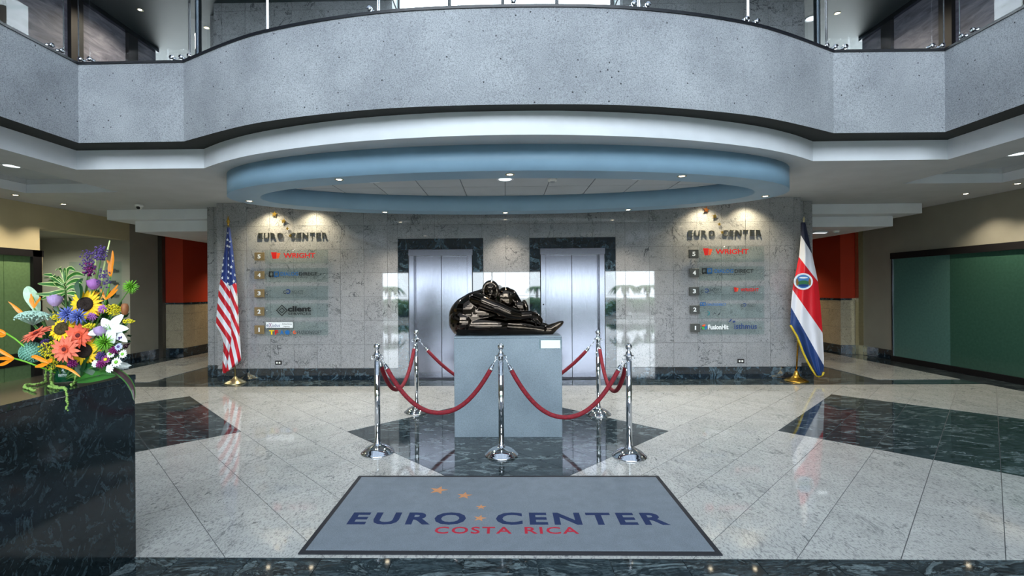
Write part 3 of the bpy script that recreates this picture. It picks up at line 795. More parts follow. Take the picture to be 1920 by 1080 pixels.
def stanchion(x, y, label):
    r = empty('stanchion', (x, y, 0)); tag(r, label, 'barrier post', 'chrome barrier posts')
    mm = MB(); mm.lathe([(.150, 0), (.152, .006), (.150, .012), (.138, .018), (.134, .024), (.112, .044), (.082, .062), (.05, .074), (.034, .080), (.030, .096), (.026, .10)], n=40); mm.build('base', m_chrome, r)
    mm = MB(); mm.lathe([(.0255, .095), (.0255, .895)], n=28); mm.build('pole', m_chrome, r)
    mm = MB(); mm.lathe([(.029, .893), (.046, .896), (.046, .902), (.029, .906), (.024, .925), (.014, .94), (.012, .950), (.018, .954)], n=28)
    for k in range(4):
        a = PI/4*0+k*PI/2; c, s_ = math.cos(a), math.sin(a)
        mm.tube([(c*.026, s_*.026, .865), (c*.05, s_*.05, .862), (c*.052, s_*.052, .885), (c*.040, s_*.040, .897)], .004, 6)
    mm.build('rope_collar', m_chrome, r)
    mm = MB(); mm.ball((0, 0, .978), .030, n=24, m=14); mm.build('ball_finial', m_chrome, r)
    return r
P = dict(fl=(-1.19, 4.36), fc=(-.05, 4.30), fr=(1.09, 4.26), bl=(-1.10, 5.80), br=(1.09, 5.68))
stanchion(*P['fl'], 'chrome barrier post at the front left of the pedestal'); stanchion(*P['fc'], 'chrome barrier post standing right in front of the pedestal')
stanchion(*P['fr'], 'chrome barrier post at the front right of the pedestal'); stanchion(*P['bl'], 'chrome barrier post behind the pedestal in front of the left lift')
stanchion(*P['br'], 'chrome barrier post behind the pedestal in front of the right lift')
def rope(a, b, drop, label):
    A = Vector((P[a][0], P[a][1], .865)); B = Vector((P[b][0], P[b][1], .865)); d = (B-A); L = d.length; u = d/L
    A = A+u*.045; B = B-u*.045
    r = empty('barrier_rope', ((A.x+B.x)/2, (A.y+B.y)/2, 0)); tag(r, label, 'rope', 'red velvet barrier ropes'); o = Vector(r.location)
    n = 48; pts = []
    for k in range(n+1):
        t = k/n; pts.append(A.lerp(B, t)-Vector((0, 0, drop*(1-abs(2*t-1)**2.15)))-o)
    ln = [0]
    for i in range(n): ln.append(ln[-1]+(pts[i+1]-pts[i]).length)
    body = [p_ for p_, l_ in zip(pts, ln) if .075 < l_ < ln[-1]-.075]
    mm = MB(); mm.tube(body, .0205, 12); mm.build('velvet_rope', m_velvet, r)
    for seq in (pts, pts[::-1]):
        e = body[0] if seq is pts else body[-1]; s0 = seq[0]; dr = (s0-e).normalized()
        mm = MB(); mm.tube([e-dr*.012, e+dr*.002, e+dr*.004, e+dr*.040], [.0225, .0225, .020, .014], 14); mm.tube([e+dr*.040, s0], .005, 8); mm.ball(s0, .008, n=8, m=6); mm.build('end_hook', m_chrome, r)
rope('fl', 'fc', .49, 'red rope sagging before the pedestal left of the middle post'); rope('fc', 'fr', .52, 'red rope sagging before the pedestal right of the middle post')
rope('bl', 'br', .60, 'red rope running behind the pedestal between the two back posts')
rope('fl', 'bl', .42, 'red rope on the left side from front post to back post'); rope('fr', 'br', .42, 'red rope on the right side from front post to back post')

# mat
def carpet(name, c):
    n = N(name); co = n.coord(); f = n.noise(co, 260, 2, .7); g = n.noise(co, 12, 3)
    col = n.mix(1, n.ramp(g, [(.3, tuple(a*.88 for a in c[:3])+(1,)), (.7, c)]), n.ramp(f, [(.35, G(.72)), (.65, G(1.15))]), 'MULTIPLY')
    n.base(col); n.bump(f, .6, .004); return n.set(Roughness=.95)
mt = empty('entrance_mat', (.005, 3.24, 0)); tag(mt, 'blue-grey entrance mat with dark border and printed lettering', 'mat')
mm = MB(); mm.box(-1.165, 1.165, -.53, .53, .001, .011, bev=.002); mm.build('pile', carpet('mat_pile', rgb(116,126,136)), mt)
mm = MB()
for x0, x1, y0, y1 in ((-1.195, 1.195, -.56, -.53), (-1.195, 1.195, .53, .56), (-1.195, -1.165, -.53, .53), (1.165, 1.195, -.53, .53)): mm.box(x0, x1, y0, y1, .0005, .009)
mm.build('rubber_border', plain('black_rubber', rgb(16,20,30), .7), mt)
m_navy = carpet('navy_pile', rgb(14,38,84)); m_redp = carpet('red_pile', rgb(176,24,52)); m_tan = carpet('tan_pile', rgb(196,138,96))
text_mesh('lettering', 'EURO', -1.03, -.275, -.235, -.07, .0012, m_navy, mt, y=.0118, bold=.032, spacing=1.25, flat=True)
text_mesh('lettering', 'CENTER', -.08, 1.02, -.235, -.07, .0012, m_navy, mt, y=.0118, bold=.032, spacing=1.25, flat=True)
text_mesh('lettering', 'COSTA', -.455, .02, -.345, -.262, .0012, m_redp, mt, y=.0118, bold=.016, spacing=1.15, flat=True)
text_mesh('lettering', 'RICA', .10, .43, -.345, -.262, .0012, m_redp, mt, y=.0118, bold=.016, spacing=1.15, flat=True)
for x, y, r_, ro in ((-.515, .28, .072, .2), (-.315, .19, .058, .1), (-.185, .01, .036, 0), (-.185, -.15, .044, .2)):
    mm = MB(); mm.prism(star_pts(x, y, r_, ro), .0105, .0120); mm.build('star', m_tan, mt)

# desk
dk = empty('reception_counter', (-2.365, .9, 0)); tag(dk, 'dark green granite reception counter in the left foreground', 'counter')
mm = MB(); mm.box(-.262, .262, -1.9, 1.757, 0, 1.0, bev=.002); mm.build('body', m_desk, dk)
mm = MB(); mm.box(-.265, .265, -1.9, 1.76, 1.001, 1.03, bev=.002); mm.build('counter_top', m_desk, dk)

# outlets
for px, py, lab in ((522, 680, 'small black power outlet low on the wall under the left directory'), (1389, 677, 'small black power outlet low on the wall under the right directory')):
    c = at(px, py, YB-.004); r = empty('power_outlet', c); tag(r, lab, 'outlet', 'wall outlets')
    mm = MB(); mm.box(-.055, .055, -.004, .0035, -.034, .034, bev=.002); mm.build('cover_plate', m_black, r)
    for s in (-1, 1): mm = MB(); mm.box(s*.022-.014, s*.022+.014, -.007, -.004, -.014, .014, bev=.002); mm.build('socket', m_white, r)

# ================================================================== WALL LETTERS AND DIRECTORIES
m_letter = brushed('brushed_sign_metal', rgb(150,148,136), .28, (3,3,60))
m_gold = plain('gold_star_metal', rgb(214,178,84), .3, 1); m_copper = plain('copper_star_metal', rgb(196,120,66), .35, 1)
def wall_letters(px0, px1, py0, py1, stars, lab):
    A = at(px0, py1, YB); B = at(px1, py0, YB); cx = (A.x+B.x)/2
    r = empty('wall_sign', (cx, YB-.004, (A.z+B.z)/2)); tag(r, lab, 'sign', 'building name signs')
    x0, x1 = A.x-cx, B.x-cx; h_ = (B.z-A.z)/2; Wd = x1-x0
    wts = [('E', .8), ('U', .95), ('R', .95), ('O', 1.1), (' ', .75), ('C', 1.0), ('E', .8), ('N', 1.0), ('T', .9), ('E', .8), ('R', .95)]
    tot = sum(w_ for _, w_ in wts)+.28*(len(wts)-1); x = x0; k_ = Wd/tot
    for ch, w_ in wts:
        if ch != ' ': text_mesh('letter', ch, x, x+w_*k_, -h_, h_, .014, m_letter, r, y=-.017, bold=.02)
        x += (w_+.28)*k_
    for sx, sy, sr, mt_ in stars:
        c = at(sx, sy, YB); mm = MB(); flat_poly(mm, star_pts(c.x-cx, c.z-r.location.z, sr, .15), -.028, .014, 0); mm.build('star', mt_, r)
wall_letters(485, 614, 436, 448, ((516, 402, .052, m_gold), (533, 415, .043, m_gold), (540, 429, .03, m_gold), (545.5, 442, .03, m_gold)), 'metal wall letters with gold stars above the left directory')
wall_letters(1290, 1427, 431, 444, ((1323, 394, .055, m_copper), (1339, 406, .045, m_gold), (1347.5, 421, .03, m_gold), (1353, 436, .03, m_gold)), 'metal wall letters with a copper star above the right directory')
def flatc(name, c, rough=.4): return plain(name, c, rough)
m_tr = flatc('sign_red', rgb(206,26,22)); m_to = flatc('sign_orange', rgb(232,88,40)); m_tk = flatc('sign_black', rgb(18,20,24)); m_tb = flatc('sign_blue', rgb(26,104,176))
m_tg = flatc('sign_grey', rgb(44,52,58)); m_tn = flatc('sign_navy', rgb(28,60,120)); m_tw = flatc('sign_white', rgb(240,244,246)); m_ty = flatc('sign_yellow', rgb(238,206,20))
m_tp = flatc('sign_purple', rgb(120,20,110)); m_tgr = flatc('sign_green', rgb(60,170,70)); m_tt = flatc('sign_teal', rgb(30,130,140))
m_plq = {-1: plain('bronze_plaque', rgb(148,128,92), .35, .4), 1: plain('grey_plaque', rgb(74,76,74), .35, .3)}
YP = YB-.055
DIR = {-1: dict(x=(497, 615), rows=[(468.5, 494.5), (502, 529.5), (536, 563), (568.5, 595.5), (603, 629)], pl=[(478,473.5,496,488.5), (478,508.5,496,523), (478,542.5,496,557.5), (478,576,496,592), (478,610,496,626)]),
        1: dict(x=(1311, 1433), rows=[(462, 491.5), (499, 526.5), (536, 563.5), (569, 597), (602, 627.5)], pl=[(1291,468,1309,484.5), (1292,503.5,1310,519.5), (1292,538,1310,554), (1293,572.5,1311,588), (1294,607,1312,622)])}
def T_(parent, txt, box, mat, bold=.0, name='lettering'):
    A = at(box[0], box[3], YP-.004); B = at(box[2], box[1], YP-.004); o = parent.location
    return text_mesh(name, txt, A.x-o.x, B.x-o.x, A.z-o.z, B.z-o.z, .001, mat, parent, y=YP-.0042-o.y, bold=bold)
def SH(parent, polys, mat, name='logo'):
    mm = MB(); o = parent.location
    for pl in polys:
        pts = [at(x, y, YP-.004) for x, y in pl]; flat_poly(mm, [(v.x-o.x, v.z-o.z) for v in pts][::-1], YP-.0042-o.y, .001)
    return mm.build(name, mat, parent)
def ringp(cx, cy, r0, r1, a0, a1, n=14, sy=1):
    o = [(cx+r1*math.cos(a0+(a1-a0)*k/n), cy+r1*sy*math.sin(a0+(a1-a0)*k/n)) for k in range(n+1)]
    i = [(cx+r0*math.cos(a1+(a0-a1)*k/n), cy+r0*sy*math.sin(a1+(a0-a1)*k/n)) for k in range(n+1)]
    return o+i
def rc(x0, y0, x1, y1): return [(x0,y0),(x1,y0),(x1,y1),(x0,y1)]
def wright(r, x0, y0, x1, y1, tx0, ty0, tx1, ty1):
    w_ = x1-x0; h_ = y1-y0
    SH(r, [[(x0, y0), (x0+w_*.60, y0), (x0+w_*.52, y1), (x0+w_*.18, y1)]], m_tr, 'red_logo'); SH(r, [[(x0+w_*.64, y0+h_*.08), (x1, y0+h_*.12), (x1-w_*.2, y1-h_*.06), (x0+w_*.56, y1)]], m_to, 'orange_logo')
    T_(r, 'WRIGHT', (tx0, ty0, tx1, ty1), m_tr, .025)
def dialog(r, x0, y0, x1, y1, a0, a1, b0, b1, ty0, ty1, ca=None):
    w_ = (x1-x0)/2; t = (y1-y0)*.16
    def frame(u0, u1): return [rc(u0, y0, u1, y0+t), rc(u0, y1-t*2.2, u1, y1-t*1.2), rc(u0, y0, u0+t, y1-t), rc(u1-t, y0, u1, y1-t), [(u0+t, y1-t*1.5), (u0+t*2.6, y1-t*1.5), (u0+t, y1)]]
    SH(r, frame(x0, x0+w_*.92), ca or m_tk, 'dark_logo'); SH(r, frame(x0+w_*.98, x1), m_tb, 'blue_logo')
    T_(r, 'DIALOG', (a0, ty0, a1, ty1), m_tb, .012); T_(r, 'DIRECT', (b0, ty0, b1, ty1), ca or m_tk, .012)
def acuity(r, x0, y0, x1, y1, tx0, ty0, tx1, ty1):
    cy = (y0+y1)/2; h_ = (y1-y0)/2
    SH(r, [ringp(x1-h_*.75, cy, h_*.5, h_*.85, -2.6, 2.6)], m_tn, 'navy_logo'); SH(r, [ringp(x0+h_*.6, cy+h_*.25, h_*.35, h_*.6, .5, 5.6)], m_tg, 'grey_logo')
    T_(r, 'ACUITY', (tx0, ty0, tx1, ty1), m_tg, .0); SH(r, [rc(tx0, ty1+1.6, tx1, ty1+2.1)], m_tg, 'rule')
WHAT = {5: 'red lettering', 4: 'blue and black lettering', 3: 'small grey lettering', 2: 'black lettering', 1: 'a row of small coloured logos'}
for s in (-1, 1):
    D = DIR[s]; side = 'left' if s < 0 else 'right'
    for k, (ya, yb) in enumerate(D['rows']):
        num = 5-k; A = at(D['x'][0], yb, YP); B = at(D['x'][1], ya, YP); cx = (A.x+B.x)/2; cz = (A.z+B.z)/2
        what = WHAT[num] if s < 0 else {5: 'red lettering', 4: 'blue and black lettering', 3: 'grey and red lettering', 2: 'faint small blue logos', 1: 'white and navy lettering'}[num]
        r = empty('directory_panel', (cx, YP, cz)); tag(r, 'glass panel with %s, %s row of the %s directory' % (what, ['lowest','fourth','middle','second','top'][num-1], side), 'sign', 'glass directory panels')
        r_ = [(A.x-cx, B.x-cx), (A.z-cz, B.z-cz)]
        mm = MB(); mm.box(r_[0][0], r_[0][1], 0, .008, r_[1][0], r_[1][1], bev=.0015); mm.build('glass_plate', m_sign_glass, r)
        for sx in (r_[0][0]+.03, r_[0][1]-.05):
            mm = MB(); mm.lathe([(.009, 0), (.009, .008), (.006, .009), (.006, .055)], (sx, -.006, 0), 12, axis=(0, 1, 0)); mm.build('standoff', m_chrome, r)
        if num == 5:
            wright(r, *((508, 473, 526, 485, 531.5, 474, 591, 484) if s < 0 else (1318, 465.5, 1336, 478.7, 1341.5, 466.6, 1403.6, 476.7)))
        elif num == 4:
            if s < 0: dialog(r, 504, 509, 523, 521, 526, 559, 561, 595, 510, 517)
            else: dialog(r, 1316, 503, 1335.5, 515, 1340, 1375, 1377.6, 1412.5, 504.5, 512)
            a, b = (530, 581) if s < 0 else (1344, 1397); y = 519 if s < 0 else 514
            SH(r, [rc(a+i*4, y, a+i*4+2.6, y+1) for i in range(int((b-a)/4))], m_tg, 'small_print')
        elif num == 3:
            if s < 0: acuity(r, 531, 541, 544, 552, 547, 544.5, 568, 549)
            else: acuity(r, 1314, 540, 1328.5, 549.7, 1331, 540.8, 1353, 545.6); wright(r, 1376, 539, 1385, 547, 1388.5, 540, 1423, 546.5)
        elif num == 2:
            if s < 0:
                for ra, rb in ((11, 8.8), (5.6, 3.9)):
                    SH(r, [[(528.5-ra, 582), (528.5, 582-ra), (528.5, 582-rb), (528.5-rb, 582)], [(528.5, 582-ra), (528.5+ra, 582), (528.5+rb, 582), (528.5, 582-rb)], [(528.5+ra, 582), (528.5, 582+ra), (528.5, 582+rb), (528.5+rb, 582)], [(528.5, 582+ra), (528.5-ra, 582), (528.5-rb, 582), (528.5, 582+rb)]], m_tk, 'diamond_logo')
                T_(r, 'client', (539.5, 573.5, 583, 584.5), m_tk, .04); T_(r, 'SERVICES', (540, 586, 583, 590.5), m_tk, .01)
            else:
                dialog(r, 1312.6, 567, 1323.4, 574.5, 1325, 1343, 1344, 1361.5, 568.5, 573, m_tb); acuity(r, 1389, 567.5, 1399, 575.5, 1401, 569, 1417, 573)
                SH(r, [ringp(1327, 587.5, 2.4, 4, -1.7, 1.7)], m_tt, 'teal_logo'); SH(r, [[(1337, 590), (1340, 585), (1343, 590), (1340, 587.5)], [(1345, 591), (1352, 583), (1349, 590)]], m_tg, 'grey_logo')
        else:
            if s < 0:
                SH(r, [rc(498.5, 604, 549, 614.6)], m_tw, 'white_label')
                o = T_(r, 'e', (500, 608, 503.8, 613), m_tn); o.location.y -= .002
                for t_, b_, mt_ in (('X', (504, 605.5, 509.5, 613.8), m_tp), ('odus', (510, 607, 525, 613), m_tn), ('Advertising', (529, 606, 547, 609.4), m_tg), ('Agency', (531.5, 610.4, 543.5, 613.6), m_tg)):
                    T_(r, t_, b_, mt_, .0).location.y -= .002
                for t_, x_, mt_ in (('T', (504.5, 514), m_ty), ('F', (515.5, 521.5), m_tr), ('A', (525, 532), m_tb), ('e', (534.5, 543), m_tb)): T_(r, t_, (x_[0], 619, x_[1], 627.5), mt_, .05)
                SH(r, [ringp(552.5, 623, 1.4, 3.2, 0, 5.2)], m_to, 'orange_logo'); T_(r, 'FUZIONSOFT', (557.5, 620, 604, 626.5), m_tg, .0)
            else:
                for a, mt_ in ((-.5, m_tb), (1.6, m_tgr), (3.2, m_to)): SH(r, [ringp(1321, 613, 1.6, 5.0, a, a+1.9)], mt_, 'round_logo')
                T_(r, 'FusionHit', (1327.8, 608.6, 1365.8, 617.8), m_tw, .03); T_(r, 'isthmus', (1377, 606.4, 1419, 617), m_tn, .01)
                SH(r, [[(1366, 604), (1370, 599), (1373, 598.5), (1369, 603)], [(1373, 603), (1377, 601), (1379.5, 604), (1375, 605)]], m_tn, 'map_logo')
        # number plaque
        x0, y0, x1, y1 = D['pl'][k]; A = at(x0, y1, YP); B = at(x1, y0, YP); c = ((A.x+B.x)/2, (A.z+B.z)/2)
        q = empty('floor_number_plaque', (c[0], YP, c[1])); tag(q, '%s plaque with white numeral %s beside the %s directory' % ('bronze' if s < 0 else 'grey', ['one','two','three','four','five'][num-1], side), 'sign')
        mm = MB(); hw = (B.x-A.x)/2; hh = (B.z-A.z)/2; mm.box(-hw, hw, -.02, .0, -hh, hh, bev=.003); mm.build('plate', m_plq[s], q)
        wn = .13 if num == 1 else .32; text_mesh('number', str(num), -hw*wn, hw*wn, -hh*.5, hh*.5, .002, m_tw, q, y=-.0225, bold=.03)
        mm = MB(); mm.lathe([(.008, 0), (.008, .055)], (0, 0, 0), 10, axis=(0, 1, 0)); mm.build('standoff', m_chrome, q)
# directory of the alcove
r = empty('directory_panel', (-8.55, 9.76, 1.25)); tag(r, 'tall dim glass directory panel in the alcove behind the flowers', 'sign')
mm = MB(); mm.box(-.55, .55, 0, .008, -.88, .88); mm.build('glass_plate', m_sign_glass, r)
for z in (.7, .45, .2, -.05, -.3, -.55):
    mm = MB(); mm.box(.32, .44, -.003, -.001, z-.03, z+.03); mm.build('small_logo', m_tg, r)

# ================================================================== SCULPTURE
def chain(mb, pts, step=.16):
    """overlapping balls along joints (x,y,z,r): grown into one skin afterwards"""
    for a, b in zip(pts[:-1], pts[1:]):
        A, B = Vector(a[:3]), Vector(b[:3]); L = (B-A).length; n = max(2, int(L/(min(a[3], b[3])*step))+1)
        for k in range(n+1):
            t = k/n; mb.ball(A.lerp(B, t), a[3]+(b[3]-a[3])*t, n=14, m=10)
def sc_(px, py, y=5.02):   # sculpture coordinates relative to its origin
    v = at(px, py, y); return (v.x-.015, y-5.02, v.z-1.022)
def K(px, py, rpx, y=5.02): p_ = sc_(px, py, y); return (p_[0], p_[1], p_[2], rpx/892*y)
mb = MB()
# hips and back: one swelling mass
mb.ball(sc_(884, 593), .205, n=32, m=20, sc=(1.17, .86, 1.02)); mb.ball(sc_(870, 603, 4.99), .16, n=32, m=20, sc=(1.0, 1.1, 1.0))
mb.ball(sc_(900, 608), .13, n=28, m=18, sc=(1.4, 1.2, .98))
chain(mb, [K(878, 588, 33), K(890, 575, 28), K(905, 562, 20), K(915, 553, 15)])
# head, hooded by smooth hair
mb.ball(sc_(920, 546, 4.96), .098, n=28, m=20, sc=(.95, 1.0, 1.18))
chain(mb, [K(922, 556, 15, 4.97), K(928, 575, 12, 4.99), K(926, 590, 12, 5.0)])
# near leg: thigh and shin stretched along the plinth, foot pointing up
chain(mb, [K(900, 609, 20, 4.98), K(940, 611, 19, 4.97), K(975, 613, 16, 4.97), K(1000, 616, 13, 4.98), K(1018, 619, 11, 4.99)], .06)
chain(mb, [K(1018, 620, 10, 4.99), K(1030, 619, 10.5, 5.0), K(1040, 613, 7.5, 5.0), K(1050, 607, 5, 5.0), K(1054, 604.5, 3.2, 5.0)])
chain(mb, [K(1018, 622, 8, 4.99), K(1028, 625, 5.5, 5.0)])
mb.ball(sc_(908, 610, 4.95), .2, n=40, m=26, sc=(1.55, .64, .54))
mb.ball(sc_(900, 588, 4.98), .16, n=36, m=20, sc=(1.25, .80, .62))
# far leg, foot beside
chain(mb, [K(890, 600, 22, 5.13), K(950, 600, 20, 5.14), K(1000, 612, 13, 5.12), K(1030, 618, 9, 5.08), K(1048, 608, 5, 5.07)])
# near arm: shoulder, elbow, wrist
chain(mb, [K(893, 562, 14, 4.92), K(906, 566, 12.5, 4.86), K(930, 576, 11.5, 4.83), K(955, 587, 10.5, 4.84), K(975, 591, 9, 4.88), K(995, 590, 7.5, 4.90), K(1004, 592, 6.5, 4.92)])
# near hand: palm and fingers curling over the shin
for i, (dx, dy, yy) in enumerate(((0, -2.5, 4.955), (1.5, 0, 4.94), (1, 3, 4.925), (-1, 5.5, 4.915))):
    chain(mb, [K(1000, 591+dy*.5, 4, yy), K(1009+dx, 594+dy, 3.2, yy), K(1014+dx, 600+dy, 2.7, yy+.005)])
chain(mb, [K(996, 594, 3.5, 4.90), K(1003, 602, 2.8, 4.905), K(1005, 607, 2.4, 4.91)])
# raised far knee and far shoulder with its arm
mb.ball(sc_(948, 563, 5.06), .115, n=26, m=18, sc=(.92, .85, 1.25))
chain(mb, [K(942, 560, 18, 5.07), K(955, 557, 16, 5.07), K(966, 568, 12, 5.07), K(975, 580, 9.5, 5.05), K(985, 590, 8, 5.04)])
chain(mb, [K(938, 585, 20, 5.05), K(965, 590, 15, 5.05), K(990, 600, 12, 5.05)])
# far hand on the knee
for i, dx in enumerate((0, 3.2, 6.4, 9.4)):
    chain(mb, [K(971+dx, 567+i*.6, 3.2, 4.99), K(970+dx, 573+i*.4, 2.7, 4.965), K(971+dx, 579, 2.3, 4.965)])
chain(mb, [K(983, 566, 4, 5.02), K(987, 576, 4.2, 5.0), K(988, 588, 3.8, 4.99)])
# face: brow ring, nose, eyes, mouth
def face(px, py, y): return sc_(px, py, y)
for k in range(90):
    a = 2*PI*k/90; mb.ball(sc_(919+13.5*math.cos(a), 546+16*math.sin(a), 4.893+.008*abs(math.sin(a))), .009, n=8, m=6)
mb.ball(sc_(919, 546, 4.905), .064, n=24, m=16, sc=(.95, .72, 1.22))
chain(mb, [K(919, 541, 1.0, 4.857), K(919, 545, 1.3, 4.850), K(919, 548.5, 2.1, 4.845)])
for s in (-1, 1):
    mb.ball(sc_(919+s*4.6, 541.5, 4.874), .011, n=10, m=8, sc=(1.25, .7, .7)); chain(mb, [K(919+s*2, 538.5, .9, 4.868), K(919+s*5, 537.6, 1.1, 4.872), K(919+s*8, 539.5, .9, 4.882)])
mb.ball(sc_(919, 553.2, 4.868), .011, n=10, m=8, sc=(1.7, .8, .5)); mb.ball(sc_(919, 555.5, 4.871), .010, n=10, m=8, sc=(1.4, .8, .5)); mb.ball(sc_(919, 560, 4.878), .018, n=10, m=8)
me = mb.mesh('sculpture', m_bronze)
tmp = bpy.data.objects.new('sculpture_lumps', me); COL.objects.link(tmp)
md = tmp.modifiers.new('r', 'REMESH'); md.mode = 'VOXEL'; md.voxel_size = .0038; md.use_smooth_shade = True
md = tmp.modifiers.new('s', 'SMOOTH'); md.factor = .5; md.iterations = 9
dg = bpy.context.evaluated_depsgraph_get(); me2 = bpy.data.meshes.new_from_object(tmp.evaluated_get(dg)); bpy.data.objects.remove(tmp)
me2.name = 'sculpture'; me2.materials.clear(); me2.materials.append(m_bronze)
zmin = 0.0
for v in me2.vertices:
    if v.co.z < zmin: v.co.z = zmin
for p_ in me2.polygons: p_.use_smooth = True
sc_o = link('bronze_sculpture', me2, None, (.015, 5.02, 1.0225)); tag(sc_o, 'dark polished bronze sculpture of a folded figure hugging its knees on the pedestal', 'sculpture')

# ================================================================== FLAGS
def interp(tab, y):
    if y <= tab[0][0]: return tab[0][1]
    for (a, va), (b, vb) in zip(tab[:-1], tab[1:]):
        if y <= b: return va+(vb-va)*(y-a)/(b-a)
    return tab[-1][1]
def flag_mat(name, kind):
    n = N(name); uv = n.new('ShaderNodeUVMap'); sp = n.new('ShaderNodeSeparateXYZ'); n.l(uv.outputs[0], sp.inputs[0])
    def step(sock, thr):
        m = n.new('ShaderNodeMath', operation='GREATER_THAN'); n.l(sock, m.inputs[0]); m.inputs[1].default_value = thr; return m.outputs[0]
    if kind == 'us':
        fr = n.new('ShaderNodeMath', operation='FRACT'); n.l(sp.outputs[1], fr.inputs[0])
        st = n.mix(step(fr.outputs[0], .5), rgb(196,26,44), rgb(226,230,240))
        n.base(n.mix(step(sp.outputs[0], 0), rgb(34,58,128), st))
    else:
        cols = [rgb(18,26,56), rgb(214,214,222), rgb(204,20,36), rgb(214,214,222), rgb(22,54,110)]
        c = cols[0]
        for k in range(1, 5): c = n.mix(step(sp.outputs[1], float(k)), c, cols[k])
        n.base(c)
    n.bump(n.noise(n.coord(sc=(6,6,1)), 14, 2), .25, .01)
    return n.set(Roughness=.45)
def cloth(name, mat, parent, xl, xr, y0, y1, conv, Y0, uvf, fold, rows=70, cols=26, thick=.035):
    vs = []; uvs = []; fs = []; o = parent.location
    for i in range(rows+1):
        y = y0+(y1-y0)*i/rows; a = xl(y); b = xr(y)
        for j in range(cols+1):
            t = j/cols; x = a+(b-a)*t; px, py = conv(x, y); Y = Y0-fold(t, i/rows, x, y)
            v = at(px, py, Y); vs.append(v-o); uvs.append(uvf(x, y))
    nb = len(vs)
    for i in range(rows+1):
        for j in range(cols+1):
            v = vs[i*(cols+1)+j].copy(); e = min(j, cols-j)/cols*2
            v.y = v.y+.004+thick*min(1, e*3); vs.append(v); uvs.append(uvs[i*(cols+1)+j])
    q = cols+1
    for i in range(rows):
        for j in range(cols):
            f = (i*q+j, (i+1)*q+j, (i+1)*q+j+1, i*q+j+1); fs.append(f); fs.append(tuple(k+nb for k in f[::-1]))
        fs.append((i*q, nb+i*q, nb+(i+1)*q, (i+1)*q)); fs.append((i*q+cols, (i+1)*q+cols, nb+(i+1)*q+cols, nb+i*q+cols))
    for j in range(cols): fs.append((rows*q+j, nb+rows*q+j, nb+rows*q+j+1, rows*q+j+1)); fs.append((j, j+1, nb+j+1, nb+j))
    me = bpy.data.meshes.new(name); me.from_pydata([tuple(v) for v in vs], [], fs); me.materials.append(mat)
    ul = me.uv_layers.new(name='UVMap')
    for lp in me.loops: ul.data[lp.index].uv = uvs[lp.vertex_index]
    for p_ in me.polygons: p_.use_smooth = True
    return link(name, me, parent)
# left flag
cl = lambda x, y: (380+x/3.18, 390+y/3.18)
YF = 7.62
bl = at(438, 716, YF); fr_ = empty('flagpole', (bl.x, YF+.05, 0)); tag(fr_, 'flagpole with pale brass stepped base at the left end of the back wall', 'flagpole', 'flagpoles')
mm = MB(); mm.lathe([(.165, 0), (.165, .012), (.15, .016), (.148, .026), (.12, .032), (.118, .042), (.09, .05), (.086, .058), (.05, .07), (.03, .095), (.018, .11)], n=36); mm.build('base', m_oldbrass, fr_)
tp = at(428, 424, YF+.05)-fr_.location
mm = MB(); mm.tube([(0, 0, .10), tuple(tp)], .0125, 14); mm.build('pole', m_oldbrass, fr_)
mm = MB(); mm.lathe([(.008, 0), (.02, .02), (.014, .035), (.032, .075), (.018, .11), (.004, .165), (0, .17)], tp, 6); mm.build('finial', m_brass, fr_)
usf = empty('flag', (bl.x-.05, YF, .25)); tag(usf, 'furled flag of red and white stripes with white stars on blue', 'flag')
us_l = lambda y: interp([(115,146),(250,130),(420,108),(480,96),(575,88),(640,82),(700,79),(745,106),(790,122),(830,125),(880,120),(985,116)], y)
us_seam = lambda y: interp([(115,151),(465,161),(600,165),(780,171),(900,152),(985,136)], y)
us_r = lambda y: interp([(115,156),(230,175),(440,200),(560,210),(720,218),(860,228),(905,230),(925,214),(950,185),(985,140)], y)
mus = flag_mat('striped_flag_cloth', 'us')
fold1 = lambda t, i, x, y: .055*math.sin(PI*t)*min(1, i*3+.2)+.010*math.sin(t*9+i*5)*i
fold2 = lambda t, i, x, y: .085*math.sin(PI*(t*.8+.15))*min(1, i*3+.2)+.010*math.sin(t*8+2)*i
cant_l = lambda x: 465-(161-x)*.77; cant_r = lambda x: 465-(x-161)*.55
cloth('left_fold', mus, usf, us_l, us_seam, 115, 985, cl, YF, lambda x, y: ((y-cant_l(x))/100, (y-1.54*(x-us_seam(y))-590)/92+10), fold1)
cloth('right_fold', mus, usf, us_seam, us_r, 115, 975, cl, YF-.004, lambda x, y: ((y-cant_r(x))/100, (y-2.6*(x-us_seam(y))-475)/112+10), fold2)
for x, y, r_ in ((150,150,8),(148,190,10),(163,200,8),(147,226,10),(160,232,8),(155,266,11),(126,300,8),(153,303,11),(177,316,10),(122,340,10),(152,340,11),(170,352,11),(120,377,11),(152,382,11),(168,390,9),(190,400,10),(118,417,11),(150,418,11),(148,452,11),(185,437,11),(135,360,0),(176,285,8)):
    if not r_: continue
    sm_ = us_seam(y); left = x < sm_; a, b = (us_l(y), sm_) if left else (sm_, us_r(y)); t = (x-a)/(b-a); i = (y-115)/870
    x_ = x
    Y = (YF-fold1(t, i, x, y)) if left else (YF-.004-fold2(t, i, x, y)); px, py = cl(x_, y); c = at(px, py, Y-.007)-usf.location
    mm = MB(); flat_poly(mm, star_pts(c.x, c.z, r_/3.18/892*7.6, random.uniform(-.3, .3)), c.y, .003); mm.build('star', m_tw, usf)
